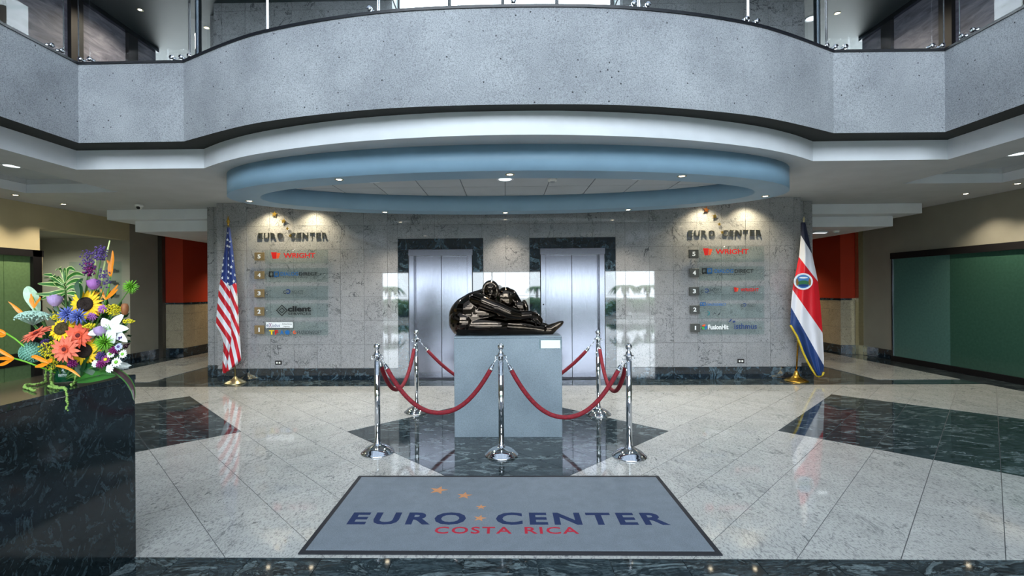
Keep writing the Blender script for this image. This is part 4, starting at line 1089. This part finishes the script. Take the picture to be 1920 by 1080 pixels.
# right flag
cr = lambda x, y: (1460+x/3.18, 390+y/3.18)
br_ = at(1497, 716, YF); fr2 = empty('flagpole', (br_.x, YF+.05, 0)); tag(fr2, 'golden flagpole with round gold base at the right end of the back wall', 'flagpole', 'flagpoles')
mm = MB(); mm.lathe([(.17, 0), (.172, .008), (.165, .016), (.13, .034), (.08, .056), (.05, .085), (.034, .13), (.024, .16), (.016, .165)], n=36); mm.build('base', m_brass, fr2)
tp = at(1507.5, 418, YF+.05)-fr2.location
mm = MB(); mm.tube([(0, 0, .15), tuple(tp)], .0125, 14); mm.build('pole', m_brass, fr2)
mm = MB(); mm.lathe([(.01, 0), (.016, .02), (.012, .04), (.02, .06), (.004, .10), (0, .105)], tp, 8); mm.build('finial', m_oldbrass, fr2)
crf = empty('flag', (br_.x+.05, YF, .25)); tag(crf, 'furled flag in blue, white and red bands with gold fringe and round emblem', 'flag')
cr_l = lambda y: interp([(85,136),(160,133),(280,123),(380,104),(480,84),(560,76),(690,70),(705,72),(760,108),(860,146),(960,196),(1000,226)], y)
cr_r = lambda y: interp([(85,160),(275,200),(440,235),(580,250),(740,262),(900,270),(985,268),(1000,262)], y)
def crg(x, y):
    b = [85-300, 165+(x-133)*1.64, 290+(x-120)*1.30, 487+(x-82)*1.43, 592+(x-75)*1.78, 592+(x-75)*1.78+300]
    for k in range(5):
        if y < b[k+1]: return max(.02, k+(y-b[k])/(b[k+1]-b[k]))
    return 4.99
mcr = flag_mat('banded_flag_cloth', 'cr')
foldc = lambda t, i, x, y: .09*math.sin(PI*t)*min(1, i*3+.2)+.016*math.sin(t*15+i*4)*min(1, i*2)
cloth('banner', mcr, crf, cr_l, cr_r, 85, 1000, cr, YF, lambda x, y: (0, crg(x, y)), foldc, rows=110, cols=60)
mfr = (lambda n: (n.base(n.ramp(n.noise(n.coord(), 90, 2), [(.3, rgb(150,124,20)), (.7, rgb(232,204,48))])), n.set(Roughness=.7))[1])(N('gold_fringe'))
pts = [at(*cr(x, y), YF-.02)-crf.location for x, y in ((71,700),(90,732),(108,762),(128,812),(146,862),(170,912),(198,962),(222,995),(240,1002),(262,994),(268,978))]
mm = MB(); mm.tube(pts, .016, 8)
for a, b in zip(pts[:-1], pts[1:]):
    for k in range(5):
        c = a.lerp(b, k/5); mm.tube([c, c+Vector((-.008, -.01, -.022))], [.006, .003], 5)
mm.build('fringe', mfr, crf)
ex, ey = cr(147, 438); Ye = YF-.112; c = at(ex, ey, Ye)-crf.location; ks = Ye/892
def disc(rx, rz, y, mat, name, dz=0, seg=28, a0=0, a1=2*PI, dx=0):
    mm = MB(); flat_poly(mm, [(c.x+dx+rx*math.cos(a0+(a1-a0)*k/seg), c.z+dz+rz*math.sin(a0+(a1-a0)*k/seg)) for k in range(seg)], c.y+y, .003); mm.build(name, mat, crf)
disc(17.5*ks, 15.5*ks, .0, m_tw, 'white_disc'); disc(14*ks, 12.5*ks, -.002, plain('emblem_blue', rgb(70,130,190), .5), 'emblem_sky')
disc(11*ks, 5*ks, -.004, plain('emblem_green', rgb(50,110,70), .5), 'emblem_hills', -3*ks); disc(9*ks, 2.4*ks, -.006, m_tn, 'emblem_sea', -7.5*ks)
for s in (-1, 1): disc(2.2*ks, 7*ks, -.005, plain('emblem_brown', rgb(140,100,50), .5), 'emblem_branch', -1*ks, dx=s*11.5*ks)
disc(8*ks, 1.6*ks, -.006, m_tw, 'emblem_ribbon', 7*ks)

# ================================================================== FLOWERS ON THE COUNTER
VX, VY, VZ = -2.27, 2.41, 1.031
def fm(name, c, rough=.55, var=.8, sss=0):
    n = N(name); co = n.coord(); f = n.noise(co, 70, 3)
    n.base(n.ramp(f, [(.3, tuple(x*var for x in c[:3])+(1,)), (.7, c)])); return n.set(Roughness=rough)
f_sun = fm('sunflower_yellow', rgb(255,206,16)); f_sun2 = fm('sunflower_deep_yellow', rgb(240,170,12)); f_disc = fm('sunflower_disc', rgb(36,22,14), .9); f_disc2 = fm('sunflower_olive_disc', rgb(74,60,26), .9)
f_sal = fm('salmon_petal', rgb(240,120,92)); f_ora = fm('orange_red_petal', rgb(232,92,58)); f_dkc = fm('dark_red_centre', rgb(96,16,14), .8)
f_wht = fm('white_petal', rgb(236,240,236), .45, .92); f_lil = fm('lilac_petal', rgb(196,168,216)); f_pur = fm('purple_floret', rgb(88,62,128)); f_mag = fm('magenta_petal', rgb(128,24,104)); f_pink = fm('pink_lilac', rgb(186,120,196))
f_blue = fm('blue_floret', rgb(104,120,196)); f_mint = fm('pale_mint_floret', rgb(172,206,190)); f_teal = fm('teal_bud', rgb(120,176,156)); f_gre = fm('leaf_green', rgb(52,112,40), .4); f_dkg = fm('dark_leaf', rgb(24,70,34), .35)
f_lime = fm('lime_green', rgb(120,190,48)); f_yel = fm('golden_yellow', rgb(222,206,30)); f_org = fm('heliconia_orange', rgb(240,142,24), .35); f_cream = fm('cream_margin', rgb(214,228,150), .45); f_stem = fm('stem_green', rgb(88,132,60)); f_brn = fm('brown_pod', rgb(150,92,52)); f_berry = fm('dark_berry', rgb(50,16,28), .3); f_cord = fm('dark_purple_leaf', rgb(62,42,48), .35); f_ama = fm('amaranth_green', rgb(140,176,84), .8)
def P3(px, py, Y=2.41): return at(px, py, Y)
MOUTH = Vector((VX, VY, VZ+.09))
def froot(name, c, label, cat, group=None):
    r = empty(name, c); tag(r, label, cat, group); return r
def stem(r, c, r0=.0028, bend=.5, mat=None, start=None):
    a = (start or Vector((0,0,0))); b = MOUTH+Vector((random.uniform(-.03,.03), random.uniform(-.03,.03), -.07))-c
    mid = Vector((b.x*bend, max(b.y*.6+.02, 0), b.z*(1-bend)*.9))
    pts = [a.lerp(mid, t).lerp(mid.lerp(b, t), t) for t in [k/10 for k in range(11)]]
    mm = MB(); mm.tube(pts, r0, 6); mm.build('stem', mat or f_stem, r)
def petal_me(L, W, mat, curl=.12, tip=.25, cup=.15, name='petal', n=6):
    """blade along +Z, facing -Y, with pointed tip; curl bends the tip towards +Y"""
    vs = []; fs = []
    for i in range(n+1):
        t = i/n; w_ = W*(math.sin(PI*min(1, (t*.82+.10))**.85))*(1 if t < 1 else tip*.2)
        y = curl*L*t*t-cup*W*0; z = L*t*(1-.1*abs(curl))
        vs += [(-w_/2, y-cup*w_, z), (0, y, z), (w_/2, y-cup*w_, z)]
    for i in range(n):
        for k in range(2): a = i*3+k; fs.append((a, a+1, a+4, a+3))
    m = MB(); m.add(vs, fs, 0, True); return m.mesh(name, mat)
def rot_to(d):
    return Vector((0,-1,0)).rotation_difference(Vector(d).normalized()).to_matrix()
def ring_petals(r, R, me, n, tilt, phase=0, jt=.08, js=.1, off=(0,0,0), name='petal', r0=0):
    for k in range(n):
        a = 2*PI*(k+phase)/n+random.uniform(-jt, jt); M3 = R @ Matrix.Rotation(a, 3, 'Y') @ Matrix.Rotation(tilt+random.uniform(-jt, jt), 3, 'X')
        s = 1+random.uniform(-js, js)
        o = link(name, me, r, R @ Vector(off)+(R @ Matrix.Rotation(a, 3, 'Y')) @ Vector((0, 0, r0))); o.rotation_euler = M3.to_euler(); o.scale = (1, 1, s)
def sunflower(px, py, rp, rd, Y, face, label, disc=f_disc):
    c = P3(px, py, Y); k = Y/892; R = rot_to(face); r = froot('sunflower', c, label, 'flower', 'sunflowers in the bouquet')
    ring_petals(r, R, petal_me((rp-rd*.6)*k*1.02, 6.6*k, f_sun2, .22), 22, -.12, .5, r0=rd*.6*k, off=(0, .004, 0))
    ring_petals(r, R, petal_me((rp-rd*.6)*k*.95, 6.2*k, f_sun, .10), 24, .05, 0, r0=rd*.6*k)
    mm = MB(); mm.lathe([(rd*k, -.002), (rd*k*.95, .010), (rd*k*.6, .013), (rd*k*.25, .008), (0, .007)], n=22, axis=(0,-1,0))
    for i in range(70):
        a = i*2.39996; q = math.sqrt(i/70)*rd*k*.95; mm.ball((q*math.cos(a), -.010-.003*math.sin(i*.4), q*math.sin(a)), .0022, n=5, m=4)
    mm.v = [tuple(R @ Vector(v)) for v in mm.v]; mm.build('disc', disc, r); stem(r, c, .004)
def gerbera(px, py, rp, Y, face, mat, label):
    c = P3(px, py, Y); k = Y/892; R = rot_to(face); r = froot('gerbera', c, label, 'flower', 'gerberas in the bouquet')
    ring_petals(r, R, petal_me(rp*k*.95, 8.5*k, mat, .12, cup=.05), 15, 0, 0, r0=.003); ring_petals(r, R, petal_me(rp*k*.80, 7.5*k, mat, .05, cup=.05), 12, .12, .4, r0=.003)
    ring_petals(r, R, petal_me(rp*k*.36, 3.5*k, f_ora, .0), 14, .45, .2, r0=.002)
    mm = MB(); mm.ball((0, -.004, 0), 4.5*k, n=14, m=8, sc=(1, .5, 1)); mm.v = [tuple(R @ Vector(v)) for v in mm.v]; mm.build('flower_eye', f_dkc, r); stem(r, c, .003)
sunflower(160.5, 570.5, 30, 14, 2.36, (.15,-1,.12), 'largest sunflower with a black disc at the top of the bouquet')
sunflower(116.7, 616.4, 25, 13, 2.33, (.0,-1,.35), 'sunflower with an olive disc in the middle left of the bouquet', f_disc2)
sunflower(158, 657.5, 28, 14, 2.34, (.25,-1,.0), 'lowest sunflower half behind the salmon gerbera')
gerbera(121.4, 655, 28, 2.27, (.05,-1,.1), f_sal, 'salmon pink gerbera facing front, lowest of the gerberas')
gerbera(147, 629, 25, 2.31, (.25,-1,.2), f_ora, 'orange-red gerbera between two sunflowers')
gerbera(68, 625, 27, 2.33, (-.35,-1,1.5), f_sal, 'coral gerbera seen from the side on the left of the bouquet')
# lily
c = P3(208, 617, 2.33); k = 2.33/892; r = froot('lily', c, 'large open white lily on the right of the bouquet', 'flower'); R = rot_to((.25,-1,.35))
for a, L, t in ((.45, 34, .0), (1.55, 30, .1), (2.25, 38, -.1), (2.75, 32, .15), (4.5, 42, -.15), (5.6, 26, .2)):
    o = link('petal', petal_me(L*k, 17*k, f_wht, .30, cup=.14, n=10), r); o.rotation_euler = (R @ Matrix.Rotation(a, 3, 'Y') @ Matrix.Rotation(.25+t, 3, 'X')).to_euler()
mm = MB()
for a in range(6):
    d = R @ Vector((.012*math.cos(a), -.040, .012*math.sin(a))); mm.tube([(0,0,0), d], .0009, 5); mm.ball(d, .0025, n=6, m=4)
mm.build('stamens', f_lime, r); stem(r, c)
c = P3(222, 690, 2.33); r = froot('lily', c, 'drooping white bloom at the lower right of the bouquet', 'flower'); R = rot_to((.3,-1,-.6))
for a in (2.6, 3.1, 3.6, 2.2): o = link('petal', petal_me(22*k, 13*k, f_wht, .2, cup=.2), r, (0,0,.03)); o.rotation_euler = (R @ Matrix.Rotation(a, 3, 'Y') @ Matrix.Rotation(.1, 3, 'X')).to_euler()
stem(r, c, start=Vector((0,0,.03)))
# roses
def rose(px, py, rp, mat, label, Y=2.36):
    c = P3(px, py, Y); k = Y/892; r = froot('rose', c, label, 'flower', 'lilac roses in the bouquet')
    for ring, (n_, q, hgt) in enumerate(((3, .35, 1.0), (4, .62, .95), (5, .95, .85))):
        for i in range(n_):
            a0 = 2*PI*(i+.37*ring)/n_; vs = []; fs = []
            for u in range(5):
                z = -rp*.9+rp*1.9*hgt*u/4; rr = rp*q*(.35+.65*math.sin(PI*.5*min(1, u/2.4)))*(1+.10*(u == 4))
                for v in range(5):
                    a = a0+(v/4-.5)*2*PI/n_*1.25; vs.append((rr*math.cos(a)*k, rr*math.sin(a)*k, (z-(abs(v-2)*rp*.07 if u == 4 else 0))*k))
            for u in range(4):
                for v in range(4): p_ = u*5+v; fs.append((p_, p_+1, p_+6, p_+5))
            mm = MB(); mm.add(vs, fs, 0, True); mm.build('petal', mat, r)
    stem(r, c)
rose(103, 563.6, 12, f_lil, 'lilac rose left of the largest sunflower'); rose(175.5, 533, 11, f_pink, 'pink-lilac rose above the largest sunflower'); rose(187, 621, 10, f_lil, 'lilac rose bud left of the white lily', 2.30)
# fluffy heads
def puff(name, px, py, rp, mat, label, n=60, Y=2.36, length=1.0, th=.0016, flat=1.0, cat='flower', group=None, eye=None, eyer=.3):
    c = P3(px, py, Y); k = Y/892; r = froot(name, c, label, cat, group); mm = MB()
    for i in range(n):
        z = 1-2*(i+.5)/n; a = i*2.39996; q = math.sqrt(1-z*z); d = Vector((q*math.cos(a), z*flat-0.15, q*math.sin(a))).normalized()
        if d.y > .35: continue
        L = rp*k*length*random.uniform(.85, 1.05); mm.tube([d*L*.15, d*L*.6+Vector((0,0,.002)), d*L], [th, th*1.3, th*.5], 5)
    o = mm.build('floret_head', mat, r)
    if eye: mm = MB(); mm.ball((0, -rp*k*.45, 0), rp*k*eyer, n=10, m=7); mm.build('flower_eye', eye, r)
    stem(r, c)
puff('chrysanthemum', 197, 643, 19, f_lime, 'green spider chrysanthemum under the white lily', 90, 2.29, th=.0018)
puff('chrysanthemum', 246, 538, 15, f_lime, 'green spider flower on a long stem at upper right of bouquet', 80, 2.38, th=.0018)
puff('chrysanthemum', 193.6, 580, 9, f_pink, 'small lavender bloom right of the largest sunflower', 50, th=.003); puff('chrysanthemum', 173, 594, 9, f_pink, 'small lavender bloom under the largest sunflower', 50, th=.003)
puff('chrysanthemum', 214, 657, 9, f_mag, 'small magenta bloom below the lily', 50, 2.3, th=.003); puff('chrysanthemum', 137, 682, 10, f_mag, 'dark magenta bloom just above the vase', 50, 2.3, th=.0032)
puff('chrysanthemum', 190, 668, 10, f_pur, 'purple bloom right of the lowest sunflower', 50, 2.3, th=.003); puff('chrysanthemum', 190, 683, 9, f_mag, 'purple bloom lowest on the right of the vase', 50, 2.29, th=.003)
puff('agapanthus', 128, 590, 17, f_blue, 'blue agapanthus head left of the lavender blooms', 60, 2.31, th=.0026); puff('agapanthus', 148, 594, 17, f_blue, 'blue agapanthus head under the largest sunflower', 60, 2.30, th=.0026)
puff('agapanthus', 86, 642, 9, f_pur, 'small violet cluster under the coral gerbera', 40, 2.33, th=.002)
def daisy(px, py, rp, label, mat=f_wht, eye=f_lime, Y=2.29, group='daisies in the bouquet'):
    c = P3(px, py, Y); k = Y/892; R = rot_to((random.uniform(-.1,.4), -1, random.uniform(0,.4))); r = froot('daisy', c, label, 'flower', group)
    ring_petals(r, R, petal_me(rp*k, rp*.45*k, mat, .1), 12, 0)
    mm = MB(); mm.ball((0, -.002, 0), rp*k*.35, n=10, m=6, sc=(1,.6,1)); mm.v = [tuple(R @ Vector(v)) for v in mm.v]; mm.build('flower_eye', eye, r); stem(r, c, .002)
daisy(207, 664, 8, 'white daisy with green eye, upper left of the daisies'); daisy(230, 664, 9, 'white daisy with green eye at the right edge'); daisy(218, 679, 10, 'white daisy with green eye above the drooping bloom')
daisy(198, 674, 9, 'purple daisy with a yellow eye', f_mag, f_yel); daisy(178, 682, 8, 'small white daisy left of the purple daisy', f_wht, f_wht); daisy(205, 691, 9, 'small white daisy lowest on the right', f_wht, f_wht)
daisy(222, 650, 8, 'pale blue-white daisy above the green-eyed daisies', fm('pale_blue_petal', rgb(190,196,226)), f_pur)
# umbel
def cloud(name, px, py, rx, ry, mat, label, n, br, Y=2.36, cat='flower', dome=False, group=None, stems=True):
    c = P3(px, py, Y); k = Y/892; r = froot(name, c, label, cat, group); mm = MB()
    for i in range(n):
        a = random.uniform(0, 2*PI); q = math.sqrt(random.random())
        x = math.cos(a)*q*rx*k; z = (math.sqrt(max(0, 1-q*q))*ry-ry*.5)*k if dome else math.sin(a)*q*ry*k; y = random.uniform(-1,1)*min(rx, ry)*k*.8 if not dome else math.sin(a)*q*rx*k*.6
        mm.ball((x, y, z), br*random.uniform(.7,1.2), n=6, m=4)
        if dome and i % 5 == 0: mm.tube([(x, y, z), (0, 0, -ry*k*1.1)], .0006, 4)
    o = mm.build('floret_cluster', mat, r); o['kind'] = 'stuff'
    if stems: stem(r, c, start=Vector((0, 0, -ry*k*.8)))
    return r
cloud('queen_annes_lace', 62, 592, 32, 17, f_mint, 'pale mint lace umbel on the left of the bouquet', 420, .0042, 2.36, dome=True)
cloud('statice', 165, 493, 11, 24, f_pur, 'dark purple statice sprig, left of the upright pair', 120, .004); cloud('statice', 189, 474, 11, 14, f_pur, 'violet statice tuft at the top of the bouquet', 110, .0042); cloud('statice', 195, 522, 9, 20, f_pur, 'violet statice sprig behind the pink rose', 70, .0038)
cloud('snapdragon', 168, 504, 8, 15, f_mag, 'magenta flower spike near the top of the bouquet', 60, .005)
cloud('goldenrod', 213, 581, 14, 11, f_yel, 'yellow goldenrod above the white lily', 130, .0038, 2.35); cloud('goldenrod', 240, 602, 11, 4, f_yel, 'yellow goldenrod tip right of the lily', 60, .0035, 2.35)
cloud('goldenrod', 92, 658, 14, 20, f_yel, 'yellow-green goldenrod left of the salmon gerbera', 170, .0036, 2.33); cloud('goldenrod', 170, 611, 12, 5, f_yel, 'yellow goldenrod sprig beside the lilac bud', 60, .004, 2.31); cloud('goldenrod', 106, 592, 9, 8, f_yel, 'small goldenrod sprig left of the blue agapanthus', 60, .0034, 2.36); cloud('goldenrod', 97, 682, 9, 12, f_yel, 'yellow-green sprig hanging over the vase rim', 70, .0036, 2.33)
cloud('berry_sprig', 233, 648, 9, 6, f_berry, 'dark berry sprig at the right edge of the bouquet', 14, .0055, 2.32); cloud('berry_sprig', 220, 634, 9, 5, f_pur, 'dark violet sprig under the lily', 40, .0035, 2.33)
# brunia ball
c = P3(60, 661, 2.33); k = 2.33/892; r = froot('brunia_ball', c, 'teal-green bobbly ball flower at the left of the bouquet', 'flower'); mm = MB()
mm.ball((0,0,0), 17*k, n=16, m=10)
for i in range(220):
    z = 1-2*(i+.5)/220; a = i*2.39996; q = math.sqrt(1-z*z); mm.ball((q*math.cos(a)*18*k, q*math.sin(a)*18*k, z*19*k), .0040, n=6, m=4)
o = mm.build('bud_ball', f_teal, r); stem(r, c)
c = P3(234, 580, 2.37); r = froot('seed_pod', c, 'brown seed pod at the right of the bouquet', 'flower'); mm = MB(); mm.lathe([(0,-.03),(.012,-.025),(.017,-.005),(.017,.015),(.012,.028),(0,.031)], n=14); mm.build('pod', f_brn, r); stem(r, c)
# blades
def blade(pts, wid, mats, parent, name='leaf', up=(0,-1,.25), margin=False):
    pts = [Vector(p) for p in pts]
    n = 12; pp = []
    for k in range(n+1):
        t = k/n*(len(pts)-1); i = min(int(t), len(pts)-2); f = t-i
        p0 = pts[max(i-1,0)]; p1 = pts[i]; p2 = pts[i+1]; p3 = pts[min(i+2, len(pts)-1)]
        pp.append(.5*((2*p1)+(-p0+p2)*f+(2*p0-5*p1+4*p2-p3)*f*f+(-p0+3*p1-3*p2+p3)*f**3))
    mm = MB(); up = Vector(up).normalized(); vs = []; cs = (-1, -.72, 0, .72, 1)
    for k, p in enumerate(pp):
        t = (pp[min(k+1, n)]-pp[max(k-1, 0)]).normalized(); a = t.cross(up).normalized(); nn = a.cross(t); q = k/n
        w_ = wid/2*max(.04, math.sin(PI*(q*.9+.08))**.8) if k < n else wid*.01
        for s in cs: vs.append(p+a*s*w_-nn*abs(s)*w_*-.25)
    m_ = len(cs)
    for k in range(n):
        for j in range(m_-1):
            mm.add([vs[k*m_+j], vs[k*m_+j+1], vs[(k+1)*m_+j+1], vs[(k+1)*m_+j]], [(0,1,2,3)], (1 if margin and j in (0, m_-2) else 0), True)
    return mm.build(name, mats, parent)
def pxs(lst, Y=2.38, o=None): return [at(x, y, Y+(dy[0] if dy else 0))-(o or Vector((0,0,0))) for x, y, *dy in lst]
c = P3(122, 530, 2.40); r = froot('variegated_dracaena', c, 'crown of green leaves with cream edges at the top left', 'foliage')
for L in (((122,528),(118,508),(112,503,-.02),(104,508,-.05)), ((122,530),(122,510),(121,502)), ((122,528),(127,508),(133,503,-.02),(142,508,-.04)), ((122,530),(132,518),(145,513,-.03),(158,517,-.06)),
          ((120,532),(108,520),(97,516,-.03),(80,515,-.06)), ((120,534),(108,526),(95,522),(82,521,-.04)), ((120,538),(110,534),(90,533,-.03),(70,532,-.06)), ((121,540),(112,536),(100,527,-.03),(88,527,-.07)),
          ((123,536),(135,528),(148,526,-.03),(155,532,-.05)), ((122,545),(108,548),(90,552,-.02),(66,551,-.05)), ((124,545),(134,538),(144,540),(150,548,-.03)), ((123,530),(125,512,.02),(130,504,.03),(136,499,.03)), ((122,550),(108,556),(92,556),(76,562)), ((126,550),(136,550),(143,553),(146,558))):
    blade(pxs(L, 2.38, c), .024, [f_gre, f_cream], r, margin=True)
stem(r, c, .005)
def calla():
    c = P3(62, 556, 2.40); r = froot('calla_leaf', c, 'pale green calla spathe at the left edge of the crown', 'foliage'); blade(pxs(((72,585),(66,565),(56,548),(50,537)), 2.40, c), .068, [fm('calla_pale', rgb(190,220,190))], r, 'spathe'); stem(r, c)
calla()
def helic(lab, base, tips, Y, w_=.012, st=None):
    c = P3(base[0], base[1], Y); r = froot('heliconia', c, lab, 'flower', 'orange heliconias')
    for t in tips: blade(pxs((base,)+t, Y, c), w_, [f_org], r, 'bract', up=(.3,-1,.2))
    if st: pts = pxs(st, Y, c); mm = MB(); mm.tube(pts, [.004]*len(pts), 6); mm.build('stem', f_lime if len(st) > 2 else f_stem, r)
    else: stem(r, c, .004)
helic('orange heliconia spike at the top right of the bouquet', (207,520), (((206,505),(205,492)), ((209,500),(211,487),(211.5,469)), ((209,505),(206,495),(200,487))), 2.40, .018, ((207,518),(204,540),(196,575),(175,620,-.02)))
helic('orange heliconia flower right of the largest sunflower', (198,562), (((206,552),(215,542),(222,533)), ((207,555),(215,548),(222,541)), ((194,554),(191,546),(189,543))), 2.38)
helic('orange heliconia in front of the calla spathe', (64,578), (((62,566),(59,556),(58,550)), ((69,568),(74,562),(75.5,556)), ((60,570),(57,563),(58,556))), 2.37)
helic('thin orange heliconia tip pointing left above the lace umbel', (46,590), (((38,583),(27,574),(15,565)), ((36,585),(28,577),(20,568))), 2.37)
helic('heliconia at the left frame edge on a green stem', (12,626), (((4,621),(-6,616)), ((3,626),(-8,624)), ((5,630),(-4,630))), 2.30, .013, ((12,625),(28,635),(46,650),(80,680,.05),(110,700,.1)))
helic('large heliconia with three orange bracts at the far left', (27,672), (((12,664),(2,658),(-12,648)), ((14,672),(2,672),(-10,674)), ((16,678),(5,683),(-12,685))), 2.28, .017, ((27,672),(48,678),(80,690,.05),(112,702,.1)))
helic('orange heliconia bracts lying over the left of the vase', (92,680), (((80,675),(66,669),(51,666)), ((82,684),(74,686),(65,688)), ((95,676),(98,672))), 2.30, .02)
helic('slim orange bract drooping in front of the vase', (104,686), (((118,687),(128,689)), ((125,690),(140,698),(151,707))), 2.27, .012)
c = P3(205, 452, 2.40); r = froot('bamboo_stalk', c, 'tall pale green stalk rising above the bouquet', 'foliage'); mm = MB(); mm.tube(pxs(((206,451),(199,480),(192,520),(186,560)), 2.41, c), [.003,.0045,.005,.005], 7); mm.build('stalk', f_cream, r); stem(r, c, .003, start=Vector(pxs(((186,560),), 2.41, c)[0]))
c = P3(179, 475, 2.40); r = froot('bamboo_stalk', c, 'short pale stalk beside the purple statice', 'foliage'); mm = MB(); mm.tube(pxs(((179,474),(179,505),(178,545)), 2.41, c), [.003,.005,.005], 7); mm.build('stalk', f_cream, r); stem(r, c, .003, start=Vector(pxs(((178,545),), 2.41, c)[0]))
for lab, L, w_, mt_ in (('broad dark green leaf standing at the vase mouth', ((150,706),(152,690),(158,675),(168,668)), .055, f_dkg), ('long green leaf lying towards the counter corner', ((140,712),(165,700),(195,694),(222,702)), .05, f_gre),
        ('glossy leaf under the long green leaf', ((145,716),(170,712),(200,706),(218,704)), .03, f_gre), ('dark leaf behind the pink-lilac rose', ((150,560),(150,545),(148,533),(156,522)), .04, f_dkg), ('green leaf beside the lower sunflower', ((150,690),(165,690),(180,697),(186,705)), .05, f_dkg)):
    c = P3(*L[0][:2], 2.34); r = froot('leaf', c, lab, 'foliage', 'broad leaves'); blade(pxs(L, 2.34, c), w_, [mt_], r, 'leaf_blade')
c = P3(215, 700, 2.33); r = froot('cordyline_leaf', c, 'dark purple leaf drooping over the counter corner', 'foliage')
blade(pxs(((205,690),(222,697,-.02),(240,712,-.05),(250,730,-.08),(252,752,-.10)), 2.34, c), .032, [f_cord, f_gre], r, 'leaf_blade', margin=True); blade(pxs(((200,690),(215,697,-.02),(236,712,-.02),(246,735,-.04)), 2.35, c), .02, [f_cord], r, 'leaf_blade')
# filling foliage between the blooms
c = P3(145, 620, 2.42); r = tag(empty('filling_foliage', c), 'dense dark green foliage filling the bouquet behind the blooms', 'foliage'); mm = MB()
for i in range(340):
    a = random.uniform(0, 2*PI); q = math.sqrt(random.random()); p0 = Vector((math.cos(a)*q*.165+.0, random.uniform(-.02, .14), math.sin(a)*q*.19-.0))
    d = Vector((math.cos(a), random.uniform(-.6,.2), math.sin(a)+.3)).normalized()*random.uniform(.03, .06); s = d.cross(Vector((random.uniform(-1,1), 1, random.uniform(-1,1)))).normalized()*.010
    mm.add([p0, p0+d*.5+s, p0+d, p0+d*.5-s], [(0,1,2,3)], random.choice((0,0,1)), False)
o = mm.build('leaves', [f_dkg, f_gre], r); o['kind'] = 'stuff'
# vase
v = empty('vase', (VX, VY, VZ)); tag(v, 'clear glass cylinder vase lined with green leaves', 'vase')
mm = MB(); mm.lathe([(.046, 0), (.050, .004), (.050, .110), (.047, .110), (.047, .008), (0, .008)], n=36); mm.lathe([(0, .0005), (.046, 0)], n=36); mm.build('glass_cylinder', m_glass, v)
mm = MB(); mm.lathe([(0, .012), (.045, .012), (.045, .10), (0, .10)], n=30); mm.build('leaf_lining', fm('vase_leaf', rgb(20,92,58), .25), v)
# amaranth tails
def tail(lst, lab, Y=2.33):
    c = P3(*lst[0][:2], Y+(lst[0][2] if len(lst[0]) > 2 else 0)); r = froot('amaranth_tail', c, lab, 'flower', 'hanging amaranth tails'); pts = pxs(lst, Y, c); mm = MB()
    for a, b in zip(pts[:-1], pts[1:]):
        L = (b-a).length; n_ = max(2, int(L/.005))
        for k in range(n_):
            p_ = a.lerp(b, k/n_); mm.ball(p_+Vector((random.uniform(-.003,.003), random.uniform(-.003,.003), random.uniform(-.003,.003))), random.uniform(.0036,.0056), n=7, m=5)
    mm.build('tassel', f_ama, r)
def onc(px, py):   # point on the counter top
    u = at(px, py, 1.0)-Vector((0, 0, EYE)); t = (1.038-EYE)/u.z; return (px, py, u.y*t-2.33)
tail(((97,680,.0),(97,695,.0),(96,706,.02), onc(96,714), onc(98,722), onc(108,727)), 'amaranth tail folded beside the vase on the counter')
tail(((86,690,.03), onc(86,716), onc(70,720), onc(52,721), onc(44,725), onc(66,733)), 'amaranth tail lying on the counter at the left')
tail((onc(90,724), onc(105,728), (118,726.5,-.15), (124,730,-.235), (125.5,745,-.235), (125.5,772,-.235)), 'amaranth tail hanging over the counter edge')
tail(((141,698,-.03),(143,706,-.03), onc(141,716), onc(132,723)), 'short amaranth tail right of the vase')
